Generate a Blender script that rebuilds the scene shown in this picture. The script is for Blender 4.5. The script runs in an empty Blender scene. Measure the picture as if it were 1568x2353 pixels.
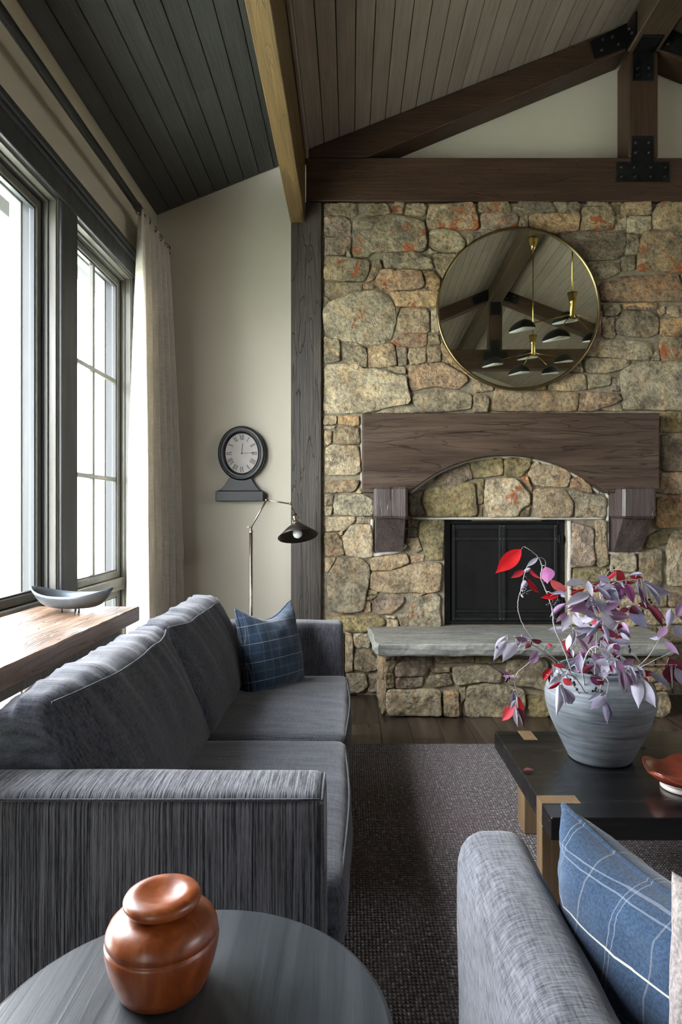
import bpy, bmesh, math, random
from mathutils import Vector, Matrix, noise as MN
random.seed(7)
C = bpy.context.scene.collection
S = bpy.context.scene
PI = math.pi
# ---------------------------------------------------------------- camera, world, exposure
F = 1520.0; CX = 806.0; CY = 1176.0; H = 1.2
cam = bpy.data.cameras.new('camera'); camo = bpy.data.objects.new('camera', cam); C.objects.link(camo)
cam.sensor_fit = 'HORIZONTAL'; cam.sensor_width = 36.0; cam.lens = 36.0*F/1568.0
cam.shift_x = -(CX-784.0)/1568.0; cam.shift_y = (CY-1176.5)/1568.0
cam.clip_start = 0.05
camo.location = (0, 0, H); camo.rotation_euler = (PI/2, 0, 0)
S.camera = camo
w = bpy.data.worlds.new('sky'); S.world = w; w.use_nodes = True
bg = w.node_tree.nodes['Background']; bg.inputs[0].default_value = (0.93, 0.945, 1.0, 1); bg.inputs[1].default_value = 1.0
WORLD_STRENGTH = 15.5
bg.inputs[1].default_value = WORLD_STRENGTH
S.view_settings.view_transform = 'Standard'; S.view_settings.look = 'None'
S.view_settings.gamma = 1.0; S.view_settings.use_curve_mapping = False
S.view_settings.exposure = 0.78
S.cycles.max_bounces = 8; S.cycles.diffuse_bounces = 5; S.cycles.glossy_bounces = 4
S.cycles.transparent_max_bounces = 12; S.cycles.transmission_bounces = 4
S.cycles.caustics_reflective = False; S.cycles.caustics_refractive = False
S.cycles.use_denoising = True
S.cycles.sample_clamp_indirect = 6.0

def portal(y0, y1, z0, z1, x=-1.50, rear=False):
    """a light portal fills the window opening so daylight is sampled through it"""
    l = bpy.data.lights.new('window_portal', 'AREA'); l.shape = 'RECTANGLE'
    l.size = abs(z1-z0); l.size_y = abs(y1-y0); l.cycles.is_portal = True
    o = bpy.data.objects.new('window_portal', l); C.objects.link(o)
    if rear:
        l.size = abs(y1-y0); l.size_y = abs(z1-z0)
        o.location = ((y0+y1)/2, x, (z0+z1)/2); o.rotation_euler = (PI/2, 0, 0)     # -Z looks to +Y
    else:
        o.location = (x, (y0+y1)/2, (z0+z1)/2); o.rotation_euler = (0, -PI/2, 0)    # -Z looks to +X
    return o

# ---------------------------------------------------------------- helpers
def PW(x, y, Y):
    return Vector(((x-CX)*Y/F, Y, H-(y-CY)*Y/F))

def link(o, parent=None):
    C.objects.link(o)
    if parent is not None: o.parent = parent
    return o

def obj(name, bm, m, parent=None, smooth=False, color=None):
    me = bpy.data.meshes.new(name)
    if isinstance(bm, tuple):
        me.from_pydata(bm[0], [], bm[1]); me.update()
    else:
        bmesh.ops.recalc_face_normals(bm, faces=bm.faces)
        bm.to_mesh(me); bm.free()
    if m is not None: me.materials.append(m)
    if smooth:
        for p in me.polygons: p.use_smooth = True
    o = bpy.data.objects.new(name, me); link(o, parent)
    if color: o.color = color
    return o

def tag(o, label=None, cat=None, group=None, kind=None):
    if label: o['label'] = label
    if cat: o['category'] = cat
    if group: o['group'] = group
    if kind: o['kind'] = kind
    return o

def thing(name, label, cat, group=None, loc=(0, 0, 0)):
    o = bpy.data.objects.new(name, None); link(o); o.location = loc; o.empty_display_size = .05
    return tag(o, label, cat, group)

def struct(name, bm=None, m=None, smooth=False):
    if bm is None:
        o = bpy.data.objects.new(name, None); link(o)
    else:
        o = obj(name, bm, m, None, smooth)
    o['kind'] = 'structure'; return o

def box(bm, x0, x1, y0, y1, z0, z1, bev=0.0, seg=1):
    vs = [bm.verts.new(p) for p in ((x0,y0,z0),(x1,y0,z0),(x1,y1,z0),(x0,y1,z0),(x0,y0,z1),(x1,y0,z1),(x1,y1,z1),(x0,y1,z1))]
    fs = [bm.faces.new([vs[i] for i in f]) for f in ((3,2,1,0),(4,5,6,7),(0,1,5,4),(1,2,6,5),(2,3,7,6),(3,0,4,7))]
    if bev > 0:
        es = list({e for f in fs for e in f.edges})
        bmesh.ops.bevel(bm, geom=es, offset=bev, segments=seg, affect='EDGES', profile=.6)
    return bm

def B(*a, **k): return box(bmesh.new(), *a, **k)

def prism(bm, poly, a0, a1, axis='y', bev=0.0):
    """polygon in the plane across `axis`, extruded from a0 to a1"""
    def P(p, a):
        if axis == 'y': return (p[0], a, p[1])
        if axis == 'x': return (a, p[0], p[1])
        return (p[0], p[1], a)
    v0 = [bm.verts.new(P(p, a0)) for p in poly]; v1 = [bm.verts.new(P(p, a1)) for p in poly]
    n = len(poly); fs = [bm.faces.new(v0), bm.faces.new(v1[::-1])]
    for i in range(n):
        fs.append(bm.faces.new((v0[i], v0[(i+1) % n], v1[(i+1) % n], v1[i])))
    if bev > 0:
        bmesh.ops.recalc_face_normals(bm, faces=fs)
        es = list({e for f in fs for e in f.edges})
        bmesh.ops.bevel(bm, geom=es, offset=bev, segments=1, affect='EDGES')
    return bm

def tube(bm, pts, r, seg=8, caps=True):
    pts = [Vector(p) for p in pts]; n = len(pts)
    rs = r if isinstance(r, (list, tuple)) else [r]*n
    rings = []; up = None
    for i, p in enumerate(pts):
        d = (pts[min(i+1, n-1)]-pts[max(i-1, 0)])
        if d.length < 1e-9: d = Vector((0, 0, 1))
        d.normalize()
        if up is None:
            up = Vector((0, 0, 1)) if abs(d.z) < .9 else Vector((1, 0, 0))
        a = d.cross(up)
        if a.length < 1e-6: a = d.orthogonal()
        a.normalize(); b = a.cross(d).normalized(); up = b
        rings.append([bm.verts.new(p+(a*math.cos(t)+b*math.sin(t))*rs[i]) for t in (2*PI*k/seg for k in range(seg))])
    for i in range(n-1):
        for k in range(seg):
            bm.faces.new((rings[i][k], rings[i][(k+1) % seg], rings[i+1][(k+1) % seg], rings[i+1][k]))
    if caps:
        bm.faces.new(rings[0][::-1]); bm.faces.new(rings[-1])
    return bm

def lathe(bm, prof, seg=40, c=(0, 0, 0), ax=None, close=False):
    """prof = [(r, z)...] turned about z through c; ax = matrix to tilt it"""
    rings = []
    M = ax if ax is not None else Matrix.Identity(3)
    for r, z in prof:
        if r < 1e-5:
            rings.append([bm.verts.new(Vector(c)+M @ Vector((0, 0, z)))])
        else:
            rings.append([bm.verts.new(Vector(c)+M @ Vector((r*math.cos(2*PI*k/seg), r*math.sin(2*PI*k/seg), z))) for k in range(seg)])
    for i in range(len(rings)-1):
        a, b = rings[i], rings[i+1]
        for k in range(seg):
            k2 = (k+1) % seg
            if len(a) == 1 and len(b) == 1: continue
            if len(a) == 1: bm.faces.new((a[0], b[k2], b[k]))
            elif len(b) == 1: bm.faces.new((a[k], a[k2], b[0]))
            else: bm.faces.new((a[k], a[k2], b[k2], b[k]))
    return bm

def spline(pts, n=8):
    """Catmull-Rom through pts"""
    P = [Vector(p) for p in pts]; out = []
    for i in range(len(P)-1):
        p0 = P[max(i-1, 0)]; p1 = P[i]; p2 = P[i+1]; p3 = P[min(i+2, len(P)-1)]
        for k in range(n):
            t = k/n
            out.append(.5*((2*p1)+(-p0+p2)*t+(2*p0-5*p1+4*p2-p3)*t*t+(-p0+3*p1-3*p2+p3)*t**3))
    out.append(P[-1]); return out

def cushion_bm(hx, hy, hz, r, bulge=(0, 0, 0), n=(16, 16, 8), fmap=None, wr=0.0, wscale=(8, 8, 8), seed=0):
    """rounded, stuffed box of half sizes hx,hy,hz; fmap bends it into place; wr wrinkles it"""
    bm = bmesh.new(); cache = {}
    def vert(u, v, w_):
        key = (round(u, 5), round(v, 5), round(w_, 5))
        if key in cache: return cache[key]
        p = Vector((u*hx, v*hy, w_*hz))
        q = Vector((max(-hx+r, min(hx-r, p.x)), max(-hy+r, min(hy-r, p.y)), max(-hz+r, min(hz-r, p.z))))
        d = p-q
        if d.length > 1e-9: p = q+d.normalized()*r
        p.x += bulge[0]*u*abs(u)**3*(1-v*v)*(1-w_*w_)
        p.y += bulge[1]*v*abs(v)**3*(1-u*u)*(1-w_*w_)
        p.z += bulge[2]*w_*abs(w_)**3*(1-u*u)*(1-v*v)
        if fmap: p = Vector(fmap(p, u, v, w_))
        vt = bm.verts.new(p); cache[key] = vt; return vt
    def face(fn, na, nb):
        for i in range(na):
            for j in range(nb):
                a0, a1, b0, b1 = -1+2*i/na, -1+2*(i+1)/na, -1+2*j/nb, -1+2*(j+1)/nb
                vs = [vert(*fn(a0, b0)), vert(*fn(a1, b0)), vert(*fn(a1, b1)), vert(*fn(a0, b1))]
                if len(set(vs)) == 4: bm.faces.new(vs)
    nx, ny, nz = n
    for s in (-1, 1):
        face(lambda a, b: (a, b, s), nx, ny); face(lambda a, b: (a, s, b), nx, nz); face(lambda a, b: (s, a, b), ny, nz)
    bmesh.ops.recalc_face_normals(bm, faces=bm.faces)
    if wr:
        bm.normal_update(); o = Vector((seed*3.7, seed*1.3, 0))
        for v in bm.verts:
            q = Vector((v.co.x*wscale[0], v.co.y*wscale[1], v.co.z*wscale[2]))+o
            k = MN.noise(q)+.45*MN.noise(q*2.3)
            v.co += v.normal*k*wr
    return bm

# ---------------------------------------------------------------- materials
def newmat(name):
    m = bpy.data.materials.new(name); m.use_nodes = True
    nt = m.node_tree; b = nt.nodes['Principled BSDF']; return m, nt, b

def nd(nt, typ, **kw):
    n = nt.nodes.new(typ)
    for k, v in kw.items():
        if k.startswith('i_'):
            n.inputs[k[2:].replace('_', ' ')].default_value = v
        else: setattr(n, k, v)
    return n

def lk(nt, a, b): nt.links.new(a, b)

def coords(nt, scale, mode='pos', rnd=0.0):
    """world position (or object space) scaled per axis, optionally shifted per object"""
    if mode == 'pos':
        g = nt.nodes.new('ShaderNodeNewGeometry').outputs['Position']
    else:
        g = nt.nodes.new('ShaderNodeTexCoord').outputs['Object']
    mp = nt.nodes.new('ShaderNodeMapping'); mp.inputs['Scale'].default_value = scale
    lk(nt, g, mp.inputs['Vector'])
    if rnd:
        oi = nt.nodes.new('ShaderNodeObjectInfo'); mm = nt.nodes.new('ShaderNodeVectorMath'); mm.operation = 'SCALE'
        cb = nt.nodes.new('ShaderNodeCombineXYZ')
        for k in 'XYZ': lk(nt, oi.outputs['Random'], cb.inputs[k])
        lk(nt, cb.outputs[0], mm.inputs[0]); mm.inputs['Scale'].default_value = rnd
        lk(nt, mm.outputs[0], mp.inputs['Location'])
    return mp.outputs[0]

def noise(nt, vec, scale=1.0, detail=4.0, rough=.55, dist=0.0):
    n = nt.nodes.new('ShaderNodeTexNoise'); n.inputs['Scale'].default_value = scale
    n.inputs['Detail'].default_value = detail; n.inputs['Roughness'].default_value = rough
    n.inputs['Distortion'].default_value = dist
    if vec is not None: lk(nt, vec, n.inputs['Vector'])
    return n.outputs['Fac']

def ramp(nt, fac, stops):
    r = nt.nodes.new('ShaderNodeValToRGB'); el = r.color_ramp.elements
    while len(el) > 1: el.remove(el[-1])
    el[0].position = stops[0][0]; el[0].color = (*stops[0][1], 1) if len(stops[0][1]) == 3 else stops[0][1]
    for p, c in stops[1:]:
        e = el.new(p); e.color = (*c, 1) if len(c) == 3 else c
    lk(nt, fac, r.inputs[0]); return r.outputs[0]

def mix(nt, fac, a, b, mode='MIX'):
    m = nt.nodes.new('ShaderNodeMix'); m.data_type = 'RGBA'; m.blend_type = mode
    for s, v in ((m.inputs[0], fac), (m.inputs[6], a), (m.inputs[7], b)):
        if hasattr(v, 'links') or hasattr(v, 'is_linked'): lk(nt, v, s)
        elif isinstance(v, (int, float)): s.default_value = v
        else: s.default_value = (*v, 1) if len(v) == 3 else v
    return m.outputs[2]

def math_(nt, op, a, b=None):
    m = nt.nodes.new('ShaderNodeMath'); m.operation = op
    for s, v in ((m.inputs[0], a), (m.inputs[1], b)):
        if v is None: continue
        if isinstance(v, (int, float)): s.default_value = v
        else: lk(nt, v, s)
    return m.outputs[0]

def bump(nt, b, h, strength=.5, dist=.01):
    n = nt.nodes.new('ShaderNodeBump'); n.inputs['Strength'].default_value = strength; n.inputs['Distance'].default_value = dist
    lk(nt, h, n.inputs['Height']); lk(nt, n.outputs[0], b.inputs['Normal'])

def g3(v): return (v, v, v)

def plain(name, col, rough=.5, metal=0.0, spec=.5, coat=0.0, nscale=0, namp=.25, bumps=0.0, sheen=0.0):
    m, nt, b = newmat(name)
    b.inputs['Roughness'].default_value = rough; b.inputs['Metallic'].default_value = metal
    b.inputs['Specular IOR Level'].default_value = spec; b.inputs['Coat Weight'].default_value = coat
    if sheen: b.inputs['Sheen Weight'].default_value = sheen
    v = coords(nt, (1, 1, 1)); f = noise(nt, v, nscale or 6, 5)
    c0 = tuple(x*(1-namp) for x in col); c1 = tuple(min(1, x*(1+namp)) for x in col)
    lk(nt, ramp(nt, f, [(.3, c0), (.7, c1)]), b.inputs['Base Color'])
    if bumps: bump(nt, b, f, bumps, .01)
    return m

def wood(name, dark, mid, light, axis='x', rough=.5, fine=70.0, coat=0.0, bs=.35, rnd=3.0, crack=0.0, vary=0.0, streak=.5, spec=.5, mode='pos'):
    """timber with grain running along `axis`"""
    m, nt, b = newmat(name)
    i = 'xyz'.index(axis)
    sc = [fine]*3; sc[i] = fine*.035
    v = coords(nt, sc, mode, rnd); f1 = noise(nt, v, 1, 5, .6, .6)
    sb = [9.0]*3; sb[i] = .9
    v2 = coords(nt, sb, mode, rnd*1.7); f2 = noise(nt, v2, 1, 4, .55, 1.2)
    f = math_(nt, 'ADD', math_(nt, 'MULTIPLY', f1, streak), math_(nt, 'MULTIPLY', f2, 1-streak))
    c = ramp(nt, f, [(.30, dark), (.5, mid), (.70, light)])
    if vary:
        oi = nt.nodes.new('ShaderNodeObjectInfo')
        vv = math_(nt, 'ADD', math_(nt, 'MULTIPLY', oi.outputs['Random'], vary), 1-vary*.5)
        cb = nt.nodes.new('ShaderNodeCombineColor')
        for k in ('Red', 'Green', 'Blue'): lk(nt, vv, cb.inputs[k])
        c = mix(nt, 1.0, c, cb.outputs[0], 'MULTIPLY')
    h = f1
    if crack:
        s3 = [16.0]*3; s3[i] = 1.3
        v3 = coords(nt, s3, mode, rnd*.7); f3 = noise(nt, v3, 1, 3, .5, .9)
        k = math_(nt, 'ABSOLUTE', math_(nt, 'SUBTRACT', f3, .5))
        ck = ramp(nt, k, [(0.0, g3(0)), (.012, g3(1))])
        c = mix(nt, crack, c, ck, 'MULTIPLY'); h = math_(nt, 'ADD', f1, math_(nt, 'MULTIPLY', ck, 1.2))
    lk(nt, c, b.inputs['Base Color'])
    r = ramp(nt, f2, [(.3, g3(max(0, rough-.1))), (.7, g3(min(1, rough+.12)))])
    lk(nt, r, b.inputs['Roughness'])
    b.inputs['Coat Weight'].default_value = coat; b.inputs['Coat Roughness'].default_value = .25
    b.inputs['Specular IOR Level'].default_value = spec
    bump(nt, b, h, bs, .006)
    return m

def fabric(name, dark, light, scale, scale2=None, rough=.95, bs=.6, bd=.004, mixf=.5, sheen=.25, mode='pos', wd=.14):
    """slubby woven cloth; `scale` sets the thread direction, scale2 a second crossing thread"""
    m, nt, b = newmat(name)
    f = noise(nt, coords(nt, scale, mode), 1, 3, .6)
    if scale2:
        f2 = noise(nt, coords(nt, scale2, mode), 1, 3, .6)
        f = math_(nt, 'ADD', math_(nt, 'MULTIPLY', f, 1-mixf), math_(nt, 'MULTIPLY', f2, mixf))
    c = ramp(nt, f, [(.5-wd, dark), (.5+wd, light)])
    big = noise(nt, coords(nt, (3, 3, 3), mode), 1, 3)
    c = mix(nt, 1.0, c, ramp(nt, big, [(.3, g3(.8)), (.7, g3(1.1))]), 'MULTIPLY')
    lk(nt, c, b.inputs['Base Color']); b.inputs['Roughness'].default_value = rough
    b.inputs['Sheen Weight'].default_value = sheen; b.inputs['Specular IOR Level'].default_value = .2
    bump(nt, b, f, bs, bd); return m

def plaid(name, base, base2, line, line2, s, du=0.0, dv=0.0):
    """blue wool with thin pale windowpane stripes, drawn in the pillow's own space"""
    m, nt, b = newmat(name)
    tc = nt.nodes.new('ShaderNodeTexCoord'); sx = nt.nodes.new('ShaderNodeSeparateXYZ')
    lk(nt, tc.outputs['Object'], sx.inputs[0])
    f = noise(nt, coords(nt, (260, 260, 260), 'obj'), 1, 2); f2 = noise(nt, coords(nt, (9, 9, 9), 'obj'), 1, 4)
    c = ramp(nt, f, [(.3, base), (.7, base2)])
    c = mix(nt, 1.0, c, ramp(nt, f2, [(.3, g3(.72)), (.7, g3(1.2))]), 'MULTIPLY')
    def stripe(src, off, wd, period):
        t = math_(nt, 'FRACT', math_(nt, 'ADD', math_(nt, 'DIVIDE', src, period), off+20))
        return math_(nt, 'LESS_THAN', math_(nt, 'ABSOLUTE', math_(nt, 'SUBTRACT', t, .5)), wd)
    for src, off in ((sx.outputs['Y'], du), (sx.outputs['X'], dv)):
        c = mix(nt, math_(nt, 'MULTIPLY', stripe(src, off, .010, s), .75 if src == sx.outputs['Y'] else .14), c, line)
        c = mix(nt, math_(nt, 'MULTIPLY', stripe(src, off+.47, .006, s), .28), c, line2)
        c = mix(nt, math_(nt, 'MULTIPLY', stripe(src, off+.53, .006, s), .28), c, line2)
    lk(nt, c, b.inputs['Base Color']); b.inputs['Roughness'].default_value = .95; b.inputs['Sheen Weight'].default_value = .3
    b.inputs['Specular IOR Level'].default_value = .2
    bump(nt, b, f, .25, .002); return m

M = {}
M['plaster'] = plain('plaster', (.60, .555, .455), .9, nscale=2.5, namp=.03, bumps=.03)
M['timber_x'] = wood('dark_timber_x', (.014, .008, .004), (.045, .021, .010), (.085, .040, .018), 'x', .55, 60, bs=.4, crack=.35)
M['timber_y'] = wood('lit_timber_y', (.050, .030, .010), (.125, .078, .026), (.20, .125, .045), 'y', .5, 55, bs=.3, crack=.2)  # golden light on the girder's underside is put into this colour
M['timber_z'] = wood('dark_timber_z', (.016, .013, .010), (.042, .034, .027), (.085, .070, .056), 'z', .6, 75, bs=.8, crack=.3)
M['ridge'] = wood('ridge_timber', (.022, .014, .008), (.060, .038, .020), (.10, .066, .036), 'y', .55, 55, bs=.3, crack=.2)
M['king'] = wood('king_timber', (.018, .010, .005), (.050, .025, .012), (.10, .052, .025), 'z', .55, 60, bs=.4, crack=.3)
M['ceil'] = wood('ceiling_board_wood_lit', (.20, .162, .134), (.29, .24, .20), (.37, .315, .268), 'y', .6, 90, bs=.25, vary=.16)  # lit copy of the boards: the brighter slope's light is in the colour
M['ceil_shaded'] = wood('ceiling_board_wood_shaded', (.040, .042, .040), (.062, .064, .062), (.085, .087, .083), 'y', .6, 90, bs=.25, vary=.22)  # same boards darkened, shade of the window side put into the colour
M['gap'] = plain('ceiling_gap_black', (.008, .007, .006), .9, namp=.1)
M['frame'] = wood('window_frame_wood', (.085, .083, .068), (.115, .112, .092), (.15, .145, .12), 'z', .38, 40, bs=.06, rnd=1, spec=.6)  # paler than the casing: window glow on the reveals painted in
M['frame_dark'] = wood('window_casing_wood', (.022, .025, .029), (.032, .036, .041), (.044, .048, .052), 'z', .45, 40, bs=.06, rnd=1)
M['iron'] = plain('black_iron', (.012, .013, .015), .45, .6, nscale=30, namp=.4, bumps=.06)
M['iron_soft'] = plain('dark_screen_metal', (.020, .021, .021), .42, .5, nscale=25, namp=.3, bumps=.05)
M['soot'] = plain('firebox_black', (.006, .006, .006), .35, nscale=9, namp=.5)
M['brass'] = plain('aged_brass', (.42, .31, .13), .28, 1.0, nscale=12, namp=.15)
M['brass_hi'] = plain('polished_brass', (.62, .45, .14), .18, 1.0, nscale=12, namp=.1)
M['mirror_brass'] = plain('mirror_rim_brass', (.25, .19, .09), .3, 1.0, nscale=12, namp=.15)
M['steel'] = plain('pewter_metal', (.34, .29, .23), .3, 1.0, nscale=20, namp=.2)
M['white'] = plain('white_enamel', (.8, .8, .78), .4, namp=.03)
M['black'] = plain('black_paint', (.012, .013, .014), .38, nscale=14, namp=.3, bumps=.05)
M['bulb'] = plain('milk_glass_bulb', (.75, .75, .78), .25, namp=.02)
M['shade'] = plain('bronze_lamp_shade', (.035, .026, .022), .4, .5, nscale=20, namp=.3)
M['ext'] = plain('exterior_trim_paint', (.50, .52, .54), .7, namp=.05)
M['eave'] = plain('eave_board_paint', (.08, .085, .09), .8, namp=.2)
M['snow'] = plain('pale_exterior_ground', (.62, .66, .56), .9, nscale=2, namp=.1)
M['char'] = fabric('charcoal_ribbed_cloth', (.012, .013, .018), (.23, .235, .26), (240, 8, 3.2), (430, 60, 30), bs=1.0, bd=.005, mixf=.25, wd=.10)
M['char_c'] = fabric('charcoal_slub_cloth', (.016, .018, .026), (.118, .124, .148), (10, 250, 45), (230, 22, 170), bs=.5, bd=.003, mixf=.36, wd=.17)
M['char_f'] = fabric('charcoal_cloth_far_arm', (.030, .031, .040), (.115, .115, .130), (240, 20, 20), (300, 60, 200), bs=.5, bd=.002, mixf=.4)
M['grey'] = fabric('light_grey_crossweave', (.040, .043, .054), (.24, .25, .28), (40, 330, 60), (260, 22, 200), bs=.6, bd=.003, mixf=.45)
M['piping'] = fabric('cushion_piping_cloth', (.03, .032, .038), (.10, .103, .118), (300, 300, 300), bs=.3)
M['blue'] = plaid('blue_windowpane_plaid', (.016, .034, .064), (.036, .066, .112), (.62, .62, .55), (.42, .46, .50), .085)
M['blue2'] = plaid('blue_windowpane_plaid_near', (.016, .038, .078), (.045, .085, .150), (.70, .68, .58), (.45, .50, .56), .13, .1, .3)
M['taupe'] = fabric('taupe_pillow_cloth', (.22, .19, .18), (.42, .37, .35), (200, 200, 200), bs=.3)
M['inlay'] = wood('honey_oak', (.12, .075, .036), (.21, .138, .070), (.31, .215, .120), 'z', .4, 60, coat=.1, bs=.15)
M['table_black'] = wood('ebonised_table_wood', (.004, .004, .004), (.006, .006, .006), (.014, .013, .012), 'x', .22, 60, coat=.4, bs=.06)
M['side_top'] = wood('slate_stained_wood', (.022, .027, .032), (.042, .050, .057), (.085, .095, .105), 'y', .40, 45, bs=.12, streak=.4)
M['console'] = wood('weathered_console_wood', (.050, .026, .014), (.16, .092, .052), (.30, .19, .12), 'y', .34, 55, coat=.15, bs=.5, crack=.5)
M['console_leg'] = wood('weathered_leg_wood', (.05, .03, .018), (.13, .085, .05), (.22, .15, .09), 'z', .5, 55, bs=.4)
M['floor'] = wood('dark_floor_wood', (.018, .012, .009), (.048, .033, .024), (.105, .074, .054), 'y', .34, 40, coat=.15, bs=.2, vary=.7)
M['mantel'] = wood('mantel_timber', (.022, .013, .008), (.058, .034, .020), (.105, .070, .044), 'x', .5, 45, bs=.5, crack=.5)
M['corbel'] = wood('corbel_timber', (.030, .021, .018), (.070, .052, .046), (.13, .10, .09), 'z', .45, 60, bs=.6, crack=.4)
M['copper'] = plain('red_brown_lacquer', (.22, .045, .022), .16, nscale=12, namp=.35, coat=.8)
M['bowl_foot'] = plain('pale_foot_rim', (.55, .50, .45), .4, namp=.1)
M['pewter_bowl'] = plain('blue_grey_metal_bowl', (.16, .19, .21), .35, .7, nscale=9, namp=.3, bumps=.05)
M['berry'] = plain('black_berry', (.006, .006, .01), .12, namp=.1, coat=.6)
M['stem'] = plain('silver_twig_bark', (.36, .33, .33), .8, nscale=60, namp=.25)
M['dial'] = plain('clock_dial_paper', (.48, .44, .41), .5, nscale=20, namp=.06)
M['ink'] = plain('clock_print_black', (.02, .02, .02), .6, namp=.1)
M['mortar'] = plain('cream_mortar_shaded', (.24, .205, .14), .95, nscale=30, namp=.35, bumps=.6)  # cream mortar darkened, shade of the recessed joints put into its colour
M['bead'] = plain('pale_mortar_bead', (.52, .49, .42), .95, nscale=40, namp=.12, bumps=.4)

def mk_glass():
    m = bpy.data.materials.new('window_glass'); m.use_nodes = True; nt = m.node_tree
    nt.nodes.clear(); out = nt.nodes.new('ShaderNodeOutputMaterial')
    tr = nt.nodes.new('ShaderNodeBsdfTransparent'); tr.inputs[0].default_value = (.97, .98, .98, 1)
    gl = nt.nodes.new('ShaderNodeBsdfGlossy'); gl.inputs['Roughness'].default_value = 0.0
    lw = nt.nodes.new('ShaderNodeLayerWeight'); lw.inputs[0].default_value = .5
    fr = math_(nt, 'ADD', math_(nt, 'MULTIPLY', math_(nt, 'POWER', lw.outputs['Facing'], 5), .5), .03)
    mx = nt.nodes.new('ShaderNodeMixShader')
    lk(nt, fr, mx.inputs[0]); lk(nt, tr.outputs[0], mx.inputs[1]); lk(nt, gl.outputs[0], mx.inputs[2]); lk(nt, mx.outputs[0], out.inputs[0])
    return m
M['glass'] = mk_glass()

def mk_mirror():
    m, nt, b = newmat('silvered_mirror'); b.inputs['Metallic'].default_value = 1; b.inputs['Roughness'].default_value = .01
    b.inputs['Base Color'].default_value = (.86, .89, .78, 1); return m
M['mirror'] = mk_mirror()

def mk_stone(name='field_stone'):
    m, nt, b = newmat(name)
    oi = nt.nodes.new('ShaderNodeObjectInfo')
    v = coords(nt, (1, 1, 1), 'pos', 2.0)
    f1 = noise(nt, v, 9, 6, .62, .4); f2 = noise(nt, v, 42, 6, .7); f3 = noise(nt, v, 4.5, 4, .6, .8); f4 = noise(nt, v, 120, 4, .7)
    c = mix(nt, 1.0, oi.outputs['Color'], ramp(nt, f1, [(.30, (.58, .56, .53)), (.47, (1.0, .99, .97)), (.66, (1.42, 1.40, 1.32))]), 'MULTIPLY')
    c = mix(nt, 1.0, c, ramp(nt, f2, [(.34, g3(.48)), (.46, g3(.97)), (.62, g3(1.36))]), 'MULTIPLY')
    f6 = noise(nt, coords(nt, (1, 1, 1), 'pos', 9.0), 6, 5, .65, 1.0)
    c = mix(nt, math_(nt, 'MULTIPLY', ramp(nt, f6, [(.50, g3(0)), (.64, g3(1))]), .38), c, mix(nt, 1.0, c, (1.25, .90, .58), 'MULTIPLY'))
    dk = ramp(nt, f3, [(.48, g3(0)), (.64, g3(1))])
    c = mix(nt, math_(nt, 'MULTIPLY', math_(nt, 'MULTIPLY', dk, ramp(nt, f2, [(.36, g3(1)), (.64, g3(.45))])), .62), c, (.085, .078, .062))
    # ochre / orange rust patches, as strong as the object's own alpha says
    v5 = coords(nt, (1, 1, 1), 'pos', 5.0); f5 = noise(nt, v5, 9, 6, .66, .5)
    th = math_(nt, 'SUBTRACT', .69, math_(nt, 'MULTIPLY', oi.outputs['Alpha'], .16))
    o5 = math_(nt, 'MULTIPLY', math_(nt, 'GREATER_THAN', math_(nt, 'ADD', f5, math_(nt, 'MULTIPLY', math_(nt, 'SUBTRACT', f2, .5), .35)), th), math_(nt, 'GREATER_THAN', oi.outputs['Alpha'], .05))
    c = mix(nt, math_(nt, 'MULTIPLY', o5, .85), c, (.56, .13, .03))
    sp = ramp(nt, f4, [(.62, g3(0)), (.70, g3(1))])
    c = mix(nt, math_(nt, 'MULTIPLY', sp, .35), c, (.62, .58, .48))
    lk(nt, c, b.inputs['Base Color']); b.inputs['Roughness'].default_value = .88; b.inputs['Specular IOR Level'].default_value = .3
    f7 = noise(nt, coords(nt, (1, 1, 1), 'pos', 3.0), 19, 6, .68, .7)
    h = math_(nt, 'ADD', math_(nt, 'ADD', math_(nt, 'MULTIPLY', f1, .8), math_(nt, 'MULTIPLY', f7, .9)), math_(nt, 'ADD', math_(nt, 'MULTIPLY', f2, .45), math_(nt, 'MULTIPLY', f4, .16)))
    bump(nt, b, h, 1.0, .060)
    return m
M['stone'] = mk_stone()

def mk_slab():
    m, nt, b = newmat('hearth_bluestone')
    v = coords(nt, (3, 14, 20)); f = noise(nt, v, 1.6, 6, .6, .8); f2 = noise(nt, coords(nt, (1, 1, 1)), 45, 5)
    c = ramp(nt, f, [(.3, (.15, .16, .145)), (.5, (.27, .275, .245)), (.7, (.38, .375, .33))])
    c = mix(nt, 1.0, c, ramp(nt, f2, [(.3, g3(.8)), (.7, g3(1.15))]), 'MULTIPLY')
    lk(nt, c, b.inputs['Base Color']); b.inputs['Roughness'].default_value = .6
    bump(nt, b, math_(nt, 'ADD', f, math_(nt, 'MULTIPLY', f2, .3)), .6, .01); return m
M['slab'] = mk_slab()

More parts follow.
